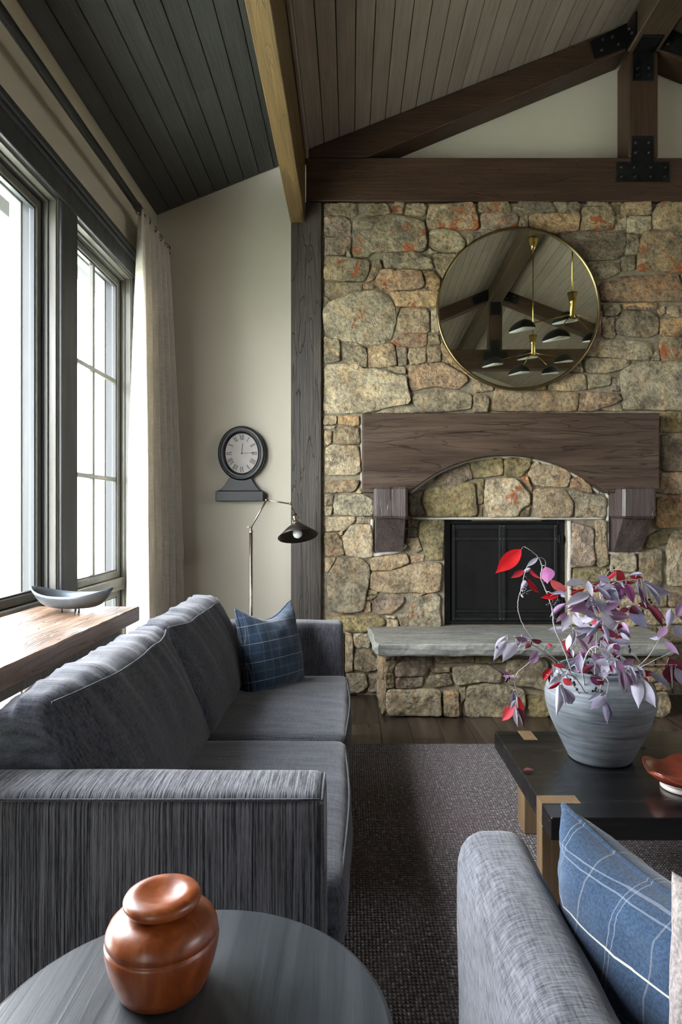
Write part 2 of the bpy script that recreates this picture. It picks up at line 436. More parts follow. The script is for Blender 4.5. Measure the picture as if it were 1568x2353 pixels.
def mk_vase():
    m, nt, b = newmat('weathered_clay_glaze')
    f = noise(nt, coords(nt, (1.5, 1.5, 22)), 2.2, 6, .65, .8); f2 = noise(nt, coords(nt, (4, 4, 90)), 2, 3, .6)
    f3 = noise(nt, coords(nt, (1, 1, 1)), 7, 4)
    c = ramp(nt, f, [(.28, (.05, .066, .080)), (.40, (.10, .122, .138)), (.50, (.155, .177, .195)), (.72, (.245, .262, .275))])
    c = mix(nt, 1.0, c, ramp(nt, f2, [(.35, g3(.90)), (.6, g3(1.04))]), 'MULTIPLY')
    c = mix(nt, 1.0, c, ramp(nt, f3, [(.35, g3(.72)), (.65, g3(1.12))]), 'MULTIPLY')
    lk(nt, c, b.inputs['Base Color']); b.inputs['Roughness'].default_value = .62
    bump(nt, b, math_(nt, 'ADD', f2, math_(nt, 'MULTIPLY', f, .4)), .4, .003); return m
M['vase'] = mk_vase()

def mk_jar():
    m, nt, b = newmat('turned_orange_wood')
    f = noise(nt, coords(nt, (30, 30, 6)), 1, 5, .6, .8); f2 = noise(nt, coords(nt, (5, 5, 160)), 1, 3, .5)
    c = ramp(nt, f, [(.3, (.17, .034, .006)), (.5, (.32, .068, .013)), (.72, (.48, .145, .035))])
    lk(nt, c, b.inputs['Base Color']); b.inputs['Roughness'].default_value = .33
    b.inputs['Coat Weight'].default_value = .7; b.inputs['Coat Roughness'].default_value = .38
    bump(nt, b, math_(nt, 'ADD', f, f2), .12, .002); return m
M['jar'] = mk_jar()

def mk_rug():
    m, nt, b = newmat('chunky_woven_rug')
    g = nt.nodes.new('ShaderNodeNewGeometry'); sx = nt.nodes.new('ShaderNodeSeparateXYZ'); lk(nt, g.outputs['Position'], sx.inputs[0])
    f0 = noise(nt, coords(nt, (1, 1, 1)), 40, 3)
    def wv(src, per, ph=0.0):
        t = math_(nt, 'MULTIPLY', math_(nt, 'ADD', src, math_(nt, 'MULTIPLY', f0, .004)), 2*PI/per)
        return math_(nt, 'ADD', math_(nt, 'MULTIPLY', math_(nt, 'SINE', t), .5), .5)
    h = math_(nt, 'MULTIPLY', wv(sx.outputs['X'], .0105), wv(sx.outputs['Y'], .0125))
    fn = noise(nt, coords(nt, (260, 180, 260)), 1, 3); fb = noise(nt, coords(nt, (1, 1, 1)), 2.2, 4); fs = noise(nt, coords(nt, (70, 90, 70)), 1, 2)
    c = ramp(nt, fs, [(.30, (.022, .012, .009)), (.46, (.075, .050, .046)), (.58, (.20, .165, .17)), (.70, (.48, .43, .44))])
    c = mix(nt, ramp(nt, fb, [(.45, g3(0)), (.7, g3(.45))]), c, (.14, .05, .06))
    c = mix(nt, 1.0, c, ramp(nt, h, [(0, g3(.30)), (.5, g3(1.25))]), 'MULTIPLY')
    lk(nt, c, b.inputs['Base Color']); b.inputs['Roughness'].default_value = .9; b.inputs['Sheen Weight'].default_value = .3
    bump(nt, b, math_(nt, 'ADD', h, math_(nt, 'MULTIPLY', fn, .3)), .9, .006); return m
M['rug'] = mk_rug()

def mk_linen():
    m = bpy.data.materials.new('cream_linen'); m.use_nodes = True; nt = m.node_tree
    b = nt.nodes['Principled BSDF']; out = nt.nodes['Material Output']
    f = noise(nt, coords(nt, (140, 140, 8)), 1, 3); f2 = noise(nt, coords(nt, (20, 20, 240)), 1, 3)
    h = math_(nt, 'ADD', f, f2)
    c = ramp(nt, math_(nt, 'MULTIPLY', h, .5), [(.38, (.66, .61, .52)), (.62, (.84, .80, .73))])
    lk(nt, c, b.inputs['Base Color']); b.inputs['Roughness'].default_value = .95; b.inputs['Specular IOR Level'].default_value = .1
    tl = nt.nodes.new('ShaderNodeBsdfTranslucent'); lk(nt, c, tl.inputs['Color'])
    mx = nt.nodes.new('ShaderNodeMixShader'); mx.inputs[0].default_value = .26
    lk(nt, b.outputs[0], mx.inputs[1]); lk(nt, tl.outputs[0], mx.inputs[2]); lk(nt, mx.outputs[0], out.inputs['Surface'])
    bump(nt, b, h, .4, .002); return m
M['linen'] = mk_linen()

def mk_leaf():
    m = bpy.data.materials.new('smoke_bush_leaf'); m.use_nodes = True; nt = m.node_tree
    b = nt.nodes['Principled BSDF']; out = nt.nodes['Material Output']
    oi = nt.nodes.new('ShaderNodeObjectInfo'); tc = nt.nodes.new('ShaderNodeTexCoord')
    sx = nt.nodes.new('ShaderNodeSeparateXYZ'); lk(nt, tc.outputs['Object'], sx.inputs[0])
    ay = math_(nt, 'ABSOLUTE', sx.outputs['Y'])
    vein = math_(nt, 'SINE', math_(nt, 'MULTIPLY', math_(nt, 'SUBTRACT', sx.outputs['X'], math_(nt, 'MULTIPLY', ay, .6)), 70))
    vr = ramp(nt, math_(nt, 'ADD', math_(nt, 'MULTIPLY', vein, .5), .5), [(.0, g3(.86)), (.35, g3(1.04))])
    mid = ramp(nt, ay, [(.0, g3(1.25)), (.035, g3(1.0))])
    f = noise(nt, coords(nt, (3, 3, 3), 'obj', 4.0), 1, 3)
    c = mix(nt, 1.0, oi.outputs['Color'], vr, 'MULTIPLY'); c = mix(nt, 1.0, c, mid, 'MULTIPLY')
    c = mix(nt, 1.0, c, ramp(nt, f, [(.3, g3(.85)), (.7, g3(1.12))]), 'MULTIPLY')
    lk(nt, c, b.inputs['Base Color']); b.inputs['Roughness'].default_value = .6; b.inputs['Specular IOR Level'].default_value = .3
    tl = nt.nodes.new('ShaderNodeBsdfTranslucent'); lk(nt, c, tl.inputs['Color'])
    mx = nt.nodes.new('ShaderNodeMixShader'); mx.inputs[0].default_value = .15
    lk(nt, b.outputs[0], mx.inputs[1]); lk(nt, tl.outputs[0], mx.inputs[2]); lk(nt, mx.outputs[0], out.inputs['Surface'])
    return m
M['leaf'] = mk_leaf()
# ---------------------------------------------------------------- room shell
XW = -1.32; XR = 5.12; YF = 4.5; YB = -6.2; XC = 1.90           # window wall, right wall, far wall, rear wall, ridge line
def zc_left(x): return 3.744+.40*x
def zc(x): return 3.670+.393*(x if x <= XC else 2*XC-x)
WIN = [(3.164, 3.988), (1.05, 2.98), (-3.4, -2.1)]
RW = (-.6, 1.0, 2.10, 2.75)
Z0, Z1 = .14, 2.61
for a, b_ in WIN: portal(a, b_, Z0, Z1)
pr_ = portal(RW[0], RW[1], RW[2], RW[3], XR+.12); pr_.rotation_euler = (0, PI/2, 0)

# floor: sub-floor slab and boards
fl = struct('floor', B(XW-.2, XR+.1, YB-.1, YF+.1, -.06, -.004), M['gap'])
rnd = random.Random(3)
bw = .165; nb = 0
for i in range(int((3.3-XW)/bw)):
    x0 = XW+i*bw; y = YF-rnd.uniform(.2, 1.1); y1 = YF
    while y1 > .3:
        bm = B(x0+.001, x0+bw-.001, max(y, .2)+.001, y1-.001, -.02, rnd.uniform(-.0008, 0), .0015)
        obj('floor_board', bm, M['floor'], fl); y1 = max(y, .2); y -= rnd.uniform(.8, 1.5)
        if y1 <= .2: break
o = obj('floor_board_field', B(3.32, XR, YB, YF, -.02, -.001), M['floor'], fl)
o = obj('floor_board_field', B(XW, 3.32, YB, .198, -.02, -.001), M['floor'], fl)

# far wall (plaster, gable top)
xs = [XW-.2, -.34, XC, 2*XC+.34, XR]
prof = [(XW-.2, 0), (XR, 0), (XR, zc(XR)+.1), (XC, zc(XC)+.1), (-.34, zc(-.34)+.12), (XW-.2, zc_left(XW-.2)+.08)]
struct('wall_far', prism(bmesh.new(), prof, YF, YF+.1), M['plaster'])
struct('wall_rear', prism(bmesh.new(), prof, YB-.1, YB), M['plaster'])
wr_ = struct('wall_right'); bm = bmesh.new()
box(bm, XR, XR+.1, YB-.1, RW[0], 0, zc(XR)+.1); box(bm, XR, XR+.1, RW[1], YF+.1, 0, zc(XR)+.1)
box(bm, XR, XR+.1, RW[0], RW[1], 0, RW[2]); box(bm, XR, XR+.1, RW[0], RW[1], RW[3], zc(XR)+.1)
obj('plaster_face', bm, M['plaster'], wr_)
wn = struct('window_4')
for k in range(4):
    y = RW[0]+(RW[1]-RW[0])*k/3; obj('stile', B(XR+.02, XR+.08, max(y-.04, RW[0]), min(y+.04, RW[1]), RW[2]+.04, RW[3]-.04, .003), M['frame'], wn)
for z in (RW[2], RW[3]-.04): obj('rail', B(XR+.02, XR+.08, RW[0], RW[1], z, z+.04, .003), M['frame'], wn)
obj('pane', B(XR+.05, XR+.053, RW[0]+.02, RW[1]-.02, RW[2]+.02, RW[3]-.02), M['glass'], wn)
# window wall with openings
wl = struct('wall_left')
ys = []; cur = YB-.1
for a, b_ in sorted(WIN):
    ys.append((cur, a)); cur = b_
ys.append((cur, YF+.1))
bm = bmesh.new()
ztop = zc_left(XW)+.06
for a, b_ in ys: box(bm, XW-.16, XW, a, b_, 0, ztop)
for a, b_ in WIN: box(bm, XW-.16, XW, a, b_, 0, Z0); box(bm, XW-.16, XW, a, b_, Z1, ztop)
obj('plaster_face', bm, M['plaster'], wl)

# ceiling: dark backing and individual boards
ce = struct('ceiling')
obj('backing', prism(bmesh.new(), [(XW-.2, zc_left(XW-.2)+.012), (-.33, zc_left(-.33)+.012), (-.33, zc_left(-.33)+.06), (XW-.2, zc_left(XW-.2)+.06)], YB-.1, YF+.1), M['gap'], ce)
obj('backing', prism(bmesh.new(), [(-.34, zc(-.34)+.012), (XC, zc(XC)+.012), (XC, zc(XC)+.06), (-.34, zc(-.34)+.06)], YB-.1, YF+.1), M['gap'], ce)
obj('backing', prism(bmesh.new(), [(XC, zc(XC)+.012), (XR+.1, zc(XR+.1)+.012), (XR+.1, zc(XR+.1)+.06), (XC, zc(XC)+.06)], YB-.1, YF+.1), M['gap'], ce)
def board(x0, x1, zf, y0, y1, m, dz=0.0, g=.0022):
    bm = prism(bmesh.new(), [(x0+g, zf(x0+g)+dz), (x1-g, zf(x1-g)+dz), (x1-g, zf(x1-g)+.014), (x0+g, zf(x0+g)+.014)], y0, y1, bev=.0018)
    obj('ceiling_board', bm, m, ce)
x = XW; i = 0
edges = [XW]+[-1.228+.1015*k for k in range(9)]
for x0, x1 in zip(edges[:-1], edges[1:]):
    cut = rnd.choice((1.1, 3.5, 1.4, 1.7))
    for a, b_ in ((YB, -1.2), (-1.198, cut), (cut+.001, YF)): board(x0, x1, zc_left, a, b_, M['ceil_shaded'])
x0 = -.273
while x0 < XC-.11:
    cut = rnd.uniform(-.5, 1.6)
    for a, b_ in ((YB, cut), (cut+.002, YF)): board(x0, x0+.0997, zc, a, b_, M['ceil'], rnd.uniform(-.001, .001))
    x0 += .0997
x0 = XC+.1
while x0 < XR:
    board(x0, min(x0+.0997, XR), zc, YB, YF, M['ceil']); x0 += .0997
# exterior
struct('ground', B(-40, 44, -30, 40, -.6, -.5), M['snow'])
ev = struct('eave')
obj('fascia', B(-2.12, -2.09, YB, 5.45, 3.0, 3.16, .004), M['eave'], ev)
obj('soffit', B(-2.09, XW-.16, YB, 5.45, 3.12, 3.14), M['eave'], ev)

# ---------------------------------------------------------------- windows
def window(idx, a, b_, muntins, rail=True):
    wn = struct('window_%d' % idx)
    def ring(nm, x0, x1, y0, y1, z0, z1, t, m, bev=.002):
        bm = bmesh.new()
        box(bm, x0, x1, y0, y0+t, z0, z1, bev); box(bm, x0, x1, y1-t, y1, z0, z1, bev)
        box(bm, x0, x1, y0+t, y1-t, z1-t, z1, bev); box(bm, x0, x1, y0+t, y1-t, z0, z0+t, bev)
        return obj(nm, bm, m, wn)
    ring('jamb', XW-.15, XW-.002, a, b_, Z0, Z1, .014, M['frame'])
    ring('stop', XW-.15, XW-.035, a+.014, b_-.014, Z0+.014, Z1-.014, .010, M['frame'])
    ring('weather_strip', XW-.14, XW-.052, a+.024, b_-.024, Z0+.024, Z1-.024, .006, M['frame_dark'])
    ya, yb = a+.030, b_-.030
    zr = .775
    obj('rail', B(XW-.13, XW-.03, ya, yb, zr-.035, zr+.035, .004), M['frame'], wn)
    for nm, z0, z1 in (('upper_sash', zr+.035, Z1-.030), ('lower_sash', Z0+.030, zr-.035)):
        ring(nm, XW-.095, XW-.060, ya, yb, z0, z1, .040, M['frame'], .004)
        ring('glazing_bead', XW-.088, XW-.068, ya+.040, yb-.040, z0+.040, z1-.040, .008, M['frame_dark'], .001)
        obj('pane', B(XW-.080, XW-.077, ya+.046, yb-.046, z0+.046, z1-.046), M['glass'], wn)
    if muntins:
        yc = (ya+yb)/2
        obj('muntin', B(XW-.090, XW-.066, yc-.012, yc+.012, zr+.08, Z1-.076, .003), M['frame'], wn)
        for z in (1.97, 1.39):
            obj('muntin', B(XW-.089, XW-.067, ya+.045, yb-.045, z-.012, z+.012, .003), M['frame'], wn)
    ring('exterior_casing', XW-.20, XW-.15, a-.02, b_+.02, Z0-.02, Z1+.02, .055, M['ext'])
    return wn
window(1, *WIN[0], True); window(2, *WIN[1], False); window(3, *WIN[2], False)
tr = struct('trim_1')                                        # head casing with its crown
obj('head_casing', B(XW, XW+.020, YB+.1, 4.10, Z1, 2.745, .003), M['frame_dark'], tr)
obj('crown_strip', B(XW, XW+.034, YB+.1, 4.11, 2.700, 2.722, .005), M['frame_dark'], tr)
obj('crown_cap', B(XW, XW+.046, YB+.1, 4.12, 2.722, 2.760, .006), M['frame_dark'], tr)
tr = struct('trim_2')                                        # casings between and beside the windows
for a, b_ in ((2.985, 3.160), (3.992, 4.085), (.865, 1.045), (-2.095, -1.9)):
    obj('casing', B(XW, XW+.016, a, b_, .10, Z1, .003), M['frame_dark'], tr)
tr = struct('trim_3', B(XW, XW+.05, -3.4, 4.08, Z0-.03, Z0+.012, .004), M['frame'])
struct('baseboard_left', B(XW, XW+.018, YB, YF, 0, .10, .003), M['frame_dark'])
struct('baseboard_far', B(XW+.02, -.392, YF-.018, YF, 0, .10, .003), M['frame_dark'])

# ---------------------------------------------------------------- timber frame
gd = thing('girder', 'long golden-brown ceiling beam running from the foreground to the post', 'beam')
obj('beam', B(-.390, -.294, YB, 4.295, 3.076, 3.57, .004), M['timber_y'], gd)
obj('cover_strip', B(-.292, -.272, YB, 4.295, 3.49, 3.565, .004), M['ceil'], gd)
obj('edge_bead', B(-.398, -.392, YB, 4.295, 3.558, 3.59, .002), M['timber_y'], gd)
po = obj('timber_post', B(-.388, -.190, 4.30, 4.495, 0, 3.215, .005), M['timber_z'])
tag(po, 'rough grey-brown timber post between plaster wall and stone chimney wall', 'post')
po2 = obj('timber_post', B(4.0, 4.19, 4.30, 4.495, 0, 3.215, .005), M['timber_z'])
tag(po2, 'timber post at the far right end of the stone wall', 'post')
rb = obj('ridge_beam', B(1.80, 2.0, YB, 4.298, 4.187, 4.42, .006), M['ridge'])
tag(rb, 'heavy brown ridge beam over the middle king post at top right', 'beam')

def bolt_part(parent, x, y, z, n=(0, -1, 0), r=.011):
    bm = bmesh.new(); Mx = Vector((0, 0, 1)).rotation_difference(Vector(n)).to_matrix()
    lathe(bm, [(r*1.25, 0), (r*1.25, .002), (r, .003), (r*.95, .009), (r*.55, .012), (0, .013)], 8, (x, y, z), Mx)
    return obj('bolt', bm, M['iron'], parent, True)

def truss(Y, label):
    t = thing('roof_truss', label, 'truss', 'timber roof trusses')
    yf, yb = Y, Y+.195
    o_ = -1 if Y > 0 else 1; fc = yf if Y > 0 else yb-.002; nn = (0, o_, 0)
    def S2(a, b): return (min(a, b), max(a, b))
    obj('tie_beam', B(-.290, 4.09, yf, yb, 3.222, 3.503, .006), M['timber_x'], t)
    k = .155
    for s in (1, -1):
        def mx(x): return x if s == 1 else 2*XC-x
        pts = [(mx(-.272), 3.506), (mx(.10), 3.506), (mx(1.80), zc(1.80)-k-.02), (mx(1.80), zc(1.80)-.004), (mx(-.272), zc(-.272)-.004)]
        obj('rafter', prism(bmesh.new(), pts, yf+.002, yb-.002, bev=.005), M['timber_x'], t)
    obj('king_post', B(1.808, 1.997, yf-.006 if Y > 0 else yf+.004, yb-.01 if Y > 0 else yb+.004, 3.5035, 4.186, .006), M['king'], t)
    # riveted iron plates
    yp = fc+o_*.012
    pl = obj('tee_plate', prism(bmesh.new(), [(1.727, 3.342), (2.072, 3.342), (2.072, 3.469), (1.967, 3.469), (1.967, 3.639), (1.826, 3.639), (1.826, 3.469), (1.727, 3.469)], *S2(yp, fc+o_*.0025), bev=.0015), M['iron'], t)
    for x in (1.76, 1.845, 1.95, 2.04):
        for z in (3.375, 3.435): bolt_part(pl, x, yp, z, nn)
    for x in (1.852, 1.938):
        for z in (3.53, 3.595): bolt_part(pl, x, yp, z, nn)
    pl = obj('upper_plate', B(1.83, 1.968, *S2(yp+o_*.004, fc+o_*.006), 3.995, 4.183, .002), M['iron'], t)
    for x in (1.862, 1.935):
        for z in (4.03, 4.075): bolt_part(pl, x, yp+o_*.004, z, nn)
    if Y > 0: obj('upper_plate', B(1.83, 1.968, yp-.15, yp-.004, 4.176, 4.1855, .002), M['iron'], t)
    for s in (1, -1):
        def mx(x): return x if s == 1 else 2*XC-x
        q = [(mx(x), zc(x)+d) for x, d in ((1.59, -.155), (1.795, -.165), (1.795, -.005), (1.555, -.03))]
        pl = obj('rafter_plate', prism(bmesh.new(), q, *S2(yp, fc-o_*.001), bev=.0015), M['iron'], t)
        for x, d in ((1.63, -.115), (1.70, -.06), (1.64, -.05), (1.74, -.12)): bolt_part(pl, mx(x), yp, zc(x)+d, nn)
    if Y > 0:
        pl = obj('ridge_plate', B(1.790, 1.7985, yp-.14, yp+.02, 4.20, 4.34, .001), M['iron'], t)
        for y, z in ((4.2, 4.24), (4.24, 4.30)): bolt_part(pl, 1.79, y, z, (-1, 0, 0))
    return t
truss(4.30, 'dark brown timber truss with king post above the stone wall')
truss(-1.25, 'second timber truss behind the camera, seen only in the round mirror')

# ---------------------------------------------------------------- stone chimney wall
sw = struct('wall_fireplace')
OX0, OX1, OZ0, OZ1 = .615, 1.425, .450, 1.152
bm = bmesh.new(); yf, yb = 4.337, 4.498
box(bm, -.189, OX0, yf, yb, 0, 3.2205); box(bm, OX1, 3.998, yf, yb, 0, 3.2205)
box(bm, OX0, OX1, yf, yb, 0, OZ0); box(bm, OX0, OX1, yf, yb, OZ1, 3.2205)
obj('mortar', bm, M['mortar'], sw)

BASE = {'b': (.37, .30, .20), 'g': (.32, .28, .20), 'p': (.41, .365, .265), 't': (.41, .295, .17), 'd': (.22, .185, .14),
        'm': (.31, .265, .145), 'r': (.37, .27, .18), 'c': (.46, .40, .285), 'v': (.33, .275, .22)}
def outline(poly, n, gap, rr, jit):
    P = [Vector(p) for p in poly]
    Q = []
    for i in range(len(P)):                                     # one corner-cutting pass rounds the stone
        a, b_ = P[i], P[(i+1) % len(P)]; Q += [a.lerp(b_, .08), a.lerp(b_, .92)]
    P = Q
    L = [(P[(i+1) % len(P)]-P[i]).length for i in range(len(P))]; T = sum(L); out = []
    for k in range(n):
        d = T*k/n; i = 0
        while d > L[i]: d -= L[i]; i += 1
        out.append(P[i].lerp(P[(i+1) % len(P)], d/max(L[i], 1e-9)))
    c = sum(out, Vector((0, 0)))/n; res = []
    for k, p in enumerate(out):
        d = (c-p); l = max(d.length, 1e-6); res.append(p+d/l*(gap+rr.uniform(-jit, jit)*.35+MN.noise(Vector((p.x*26, p.y*26, c.x*9)))*.0055))
    return res, c
def stone(parent, poly, kind, orange=0.0, proud=.030, back=4.340, n=44, seed=0, fn=None, gap=-.0008):
    """one irregular stone: rounded rim, rough face; poly in (x,z) of the wall"""
    rr = random.Random(seed*31+5)
    P, c = outline(poly, n, gap, rr, .0028)
    size = (sum((p-c).length for p in P)/n)
    bv = min(.008, size*.16); pr = proud*rr.uniform(.75, 1.25)*min(1, .55+size*4)
    rings = [(0.0, 0.0), (0.0, pr*.55), (bv*.30, pr*.88), (bv, pr)]
    vs = []; fs = []; off = Vector((rr.uniform(0, 50), 0, rr.uniform(0, 50)))
    tx, tz = rr.uniform(-.05, .05), rr.uniform(-.05, .05)
    def rough(x, z):
        q = Vector((x*11, 0, z*11))+off; r_ = Vector((x*34, 3, z*34))+off
        return MN.noise(q)*.013+abs(MN.noise(r_))*.009+MN.noise(r_*2.2)*.0035+(x-c.x)*tx+(z-c.y)*tz
    for ins, d in rings:
        for p in P:
            dd = c-p; l = max(dd.length, 1e-6); q = p+dd/l*min(ins, l*.6)
            k = d+(rough(q.x, q.y) if d >= pr*.7 else 0)
            vs.append((q.x, back-k, q.y))
    for s in (.88, .74, .60, .46, .32, .16):
        for p in P:
            dd = c-p; l = max(dd.length, 1e-6); q0 = p+dd/l*min(bv, l*.6); q = c+(q0-c)*s
            vs.append((q.x, back-pr-.003*(1-s)-rough(q.x, q.y), q.y))
    vs.append((c.x, back-pr-.003-rough(c.x, c.y), c.y))
    R = len(rings)+6
    for r in range(R-1):
        for k in range(n):
            k2 = (k+1) % n; fs.append((r*n+k, r*n+k2, (r+1)*n+k2, (r+1)*n+k))
    last = len(vs)-1
    for k in range(n): fs.append(((R-1)*n+k, (R-1)*n+(k+1) % n, last))
    if fn: vs = [fn(v) for v in vs]
    b0 = BASE[kind]; f = 1.30*rr.uniform(.86, 1.14); t = rr.uniform(-.03, .03)
    o = obj('stone', (vs, fs), M['stone'], parent, True, (b0[0]*(f+t)*1.02, b0[1]*f*.985, b0[2]*(f-t)*.93, max(orange, .001)))
    return o

def W(px, py, Y=4.322):
    return ((px-CX)*Y/F, H-(py-CY)*Y/F)
def region(parent, ox, oy, sc, Y, data, **kw):
    for row in data:
        kind, orange, pts = row
        q = [W(ox+pts[i]/sc, oy+pts[i+1]/sc, Y) for i in range(0, len(pts), 2)]
        region.n += 1
        stone(parent, q, kind, orange, seed=region.n, **kw)
region.n = 0
region(sw, 736, 456, 4.0, 4.322, [
 ('b', .8, (35,45, 330,40, 350,150, 290,170, 200,155, 35,160)), ('g', 0, (430,40, 620,45, 650,140, 580,150, 410,140)),
 ('r', .6, (670,68, 775,62, 755,150, 665,145)), ('c', 0, (690,30, 775,38, 770,55, 680,55)), ('b', .1, (800,40, 970,45, 990,90, 965,158, 780,150)),
 ('b', 1, (1000,60, 1400,40, 1430,100, 1465,270, 1440,290, 1290,285, 1110,265, 1010,290, 975,230)),
 ('v', 0, (35,170, 200,160, 285,200, 285,340, 40,350)), ('v', .2, (40,355, 285,350, 285,470, 240,490, 235,525, 45,520)),
 ('g', .7, (300,190, 430,170, 660,150, 900,185, 960,230, 985,420, 960,490, 700,490, 480,500, 440,545, 300,540)),
 ('p', 0, (240,480, 275,480, 285,545, 245,540)), ('p', 0, (1010,300, 1110,275, 1250,290, 1340,390, 1330,450, 1280,495, 1090,495, 1000,440)),
 ('g', 0, (1000,455, 1090,500, 1020,515, 990,500)), ('g', 0, (1350,310, 1470,300, 1475,380, 1400,430, 1355,440)),
 ('g', .4, (45,540, 200,530, 240,550, 430,560, 465,590, 440,720, 400,765, 180,760, 30,740)),
 ('b', 0, (490,570, 545,560, 575,640, 510,720, 480,760, 415,770, 470,660)),
 ('g', .2, (580,520, 680,500, 900,505, 960,545, 1010,545, 1045,650, 930,650, 590,650)),
 ('b', 0, (1016,530, 1060,505, 1290,508, 1230,620, 1140,735, 1080,670, 1030,600)),
 ('r', .15, (560,660, 850,655, 930,670, 970,800, 930,830, 720,850, 560,845, 505,740)),
 ('t', .1, (935,655, 1040,665, 1110,750, 1100,845, 975,835, 955,700)), ('r', 0, (395,785, 490,785, 510,825, 400,835)),
 ('g', 0, (45,770, 390,775, 390,840, 260,890, 110,935, 50,890)), ('b', 0, (30,900, 60,905, 100,950, 60,1015, 30,1060)),
 ('t', .6, (630,860, 1085,850, 1090,995, 830,995, 700,995, 680,930))])
region(sw, 736, 700, 4.0, 4.322, [
 ('p', .35, (20,50, 80,-20, 110,-30, 250,-95, 400,-128, 490,-136, 570,-110, 640,-76, 690,20, 700,140, 670,270, 640,340, 460,375, 320,345, 180,330, 60,280, 30,180)),
 ('b', 0, (740,30, 980,35, 1010,90, 1010,260, 770,250, 700,215, 720,100)), ('c', 0, (1020,35, 1075,20, 1105,200, 1090,260, 1025,260)),
 ('g', 0, (30,290, 180,320, 185,520, 40,545)), ('g', 0, (210,370, 390,370, 435,430, 430,580, 210,530)), ('b', 0, (200,340, 300,340, 400,390, 320,385)),
 ('b', .1, (440,380, 660,355, 690,385, 700,470, 710,560, 620,570, 500,580, 440,570)), ('d', 0, (700,385, 800,395, 800,560, 720,560, 710,470)),
 ('r', .7, (630,350, 720,265, 990,262, 980,380, 850,390, 720,380)), ('b', 0, (1000,270, 1085,265, 1110,360, 1000,380, 985,370)),
 ('b', 0, (820,395, 975,390, 975,535, 830,555, 805,470)), ('b', .1, (990,385, 1115,375, 1115,525, 990,530)),
 ('p', 0, (40,555, 330,540, 400,590, 470,580, 610,610, 680,640, 790,660, 835,880, 820,920, 640,940, 480,990, 200,1000, 30,1000)),
 ('c', 0, (620,570, 780,570, 790,640, 700,630, 630,600)), ('r', .2, (810,565, 950,550, 1130,530, 1200,570, 1330,640, 1370,700, 1270,780, 1050,750, 850,795, 815,740)),
 ('g', .1, (850,830, 1080,765, 1280,790, 1400,820, 1395,960, 1200,985, 930,995, 850,900)),
 ('p', 0, (600,960, 830,935, 900,940, 940,985, 820,1000, 500,1000)), ('t', 0, (1120,330, 1200,420, 1280,520, 1400,620, 1490,700, 1450,710, 1330,630, 1190,550, 1110,420)),
 ('b', 0, (1120,440, 1180,520, 1180,545, 1120,520)), ('b', 0, (1380,730, 1560,710, 1600,790, 1420,815)), ('g', 0, (1415,830, 1530,830, 1560,880, 1540,990, 1405,990)),
 ('v', 0, (740,20, 700,110, 700,30, 690,10))])
region(sw, 1100, 456, 3.35, 4.322, [
 ('b', .8, (0,20, 220,20, 255,60, 250,105, 0,105)), ('d', 0, (270,75, 310,25, 560,25, 605,95, 560,115, 370,110)), ('g', 0, (560,25, 770,25, 780,60, 775,110, 620,115, 600,70)),
 ('b', .8, (785,70, 1010,60, 1050,120, 1045,240, 785,245)), ('g', 0, (830,25, 1000,20, 1010,55, 840,60)), ('t', .8, (1030,20, 1110,18, 1110,40, 1035,45)),
 ('b', 0, (1100,45, 1130,25, 1330,20, 1330,130, 1100,120)), ('b', .35, (1390,30, 1690,15, 1700,240, 1340,240, 1340,110)),
 ('v', .5, (10,120, 270,110, 310,150, 300,215, 100,240, 20,235)), ('b', .2, (320,140, 380,120, 385,215, 310,225)), ('t', .1, (395,120, 775,115, 775,250, 520,265, 395,225)),
 ('c', 0, (1060,120, 1140,115, 1140,230, 1050,235)), ('p', 0, (1145,135, 1330,140, 1335,240, 1280,265, 1145,255)),
 ('d', .1, (600,270, 700,262, 1140,255, 1145,340, 1100,470, 800,480, 680,400)), ('g', 0, (1145,275, 1230,275, 1245,320, 1220,435, 1130,430)),
 ('b', .6, (1260,260, 1700,250, 1700,570, 1210,560, 1230,400)), ('g', 0, (1100,450, 1205,440, 1205,550, 1100,550)),
 ('g', .1, (830,490, 1095,495, 1095,570, 1000,610, 870,640)), ('r', .25, (920,680, 1100,600, 1540,580, 1560,700, 1700,720, 1700,790, 1390,795, 1000,800, 935,790)),
 ('r', .1, (1565,580, 1700,580, 1700,700, 1570,690)), ('g', 0, (955,810, 1090,815, 1100,860, 1060,910, 960,905)), ('t', .5, (1110,810, 1380,800, 1370,850, 1110,850)),
 ('b', 0, (1385,860, 1440,810, 1450,860, 1400,920)), ('b', .1, (1460,830, 1700,820, 1700,900, 1560,930, 1450,880))])
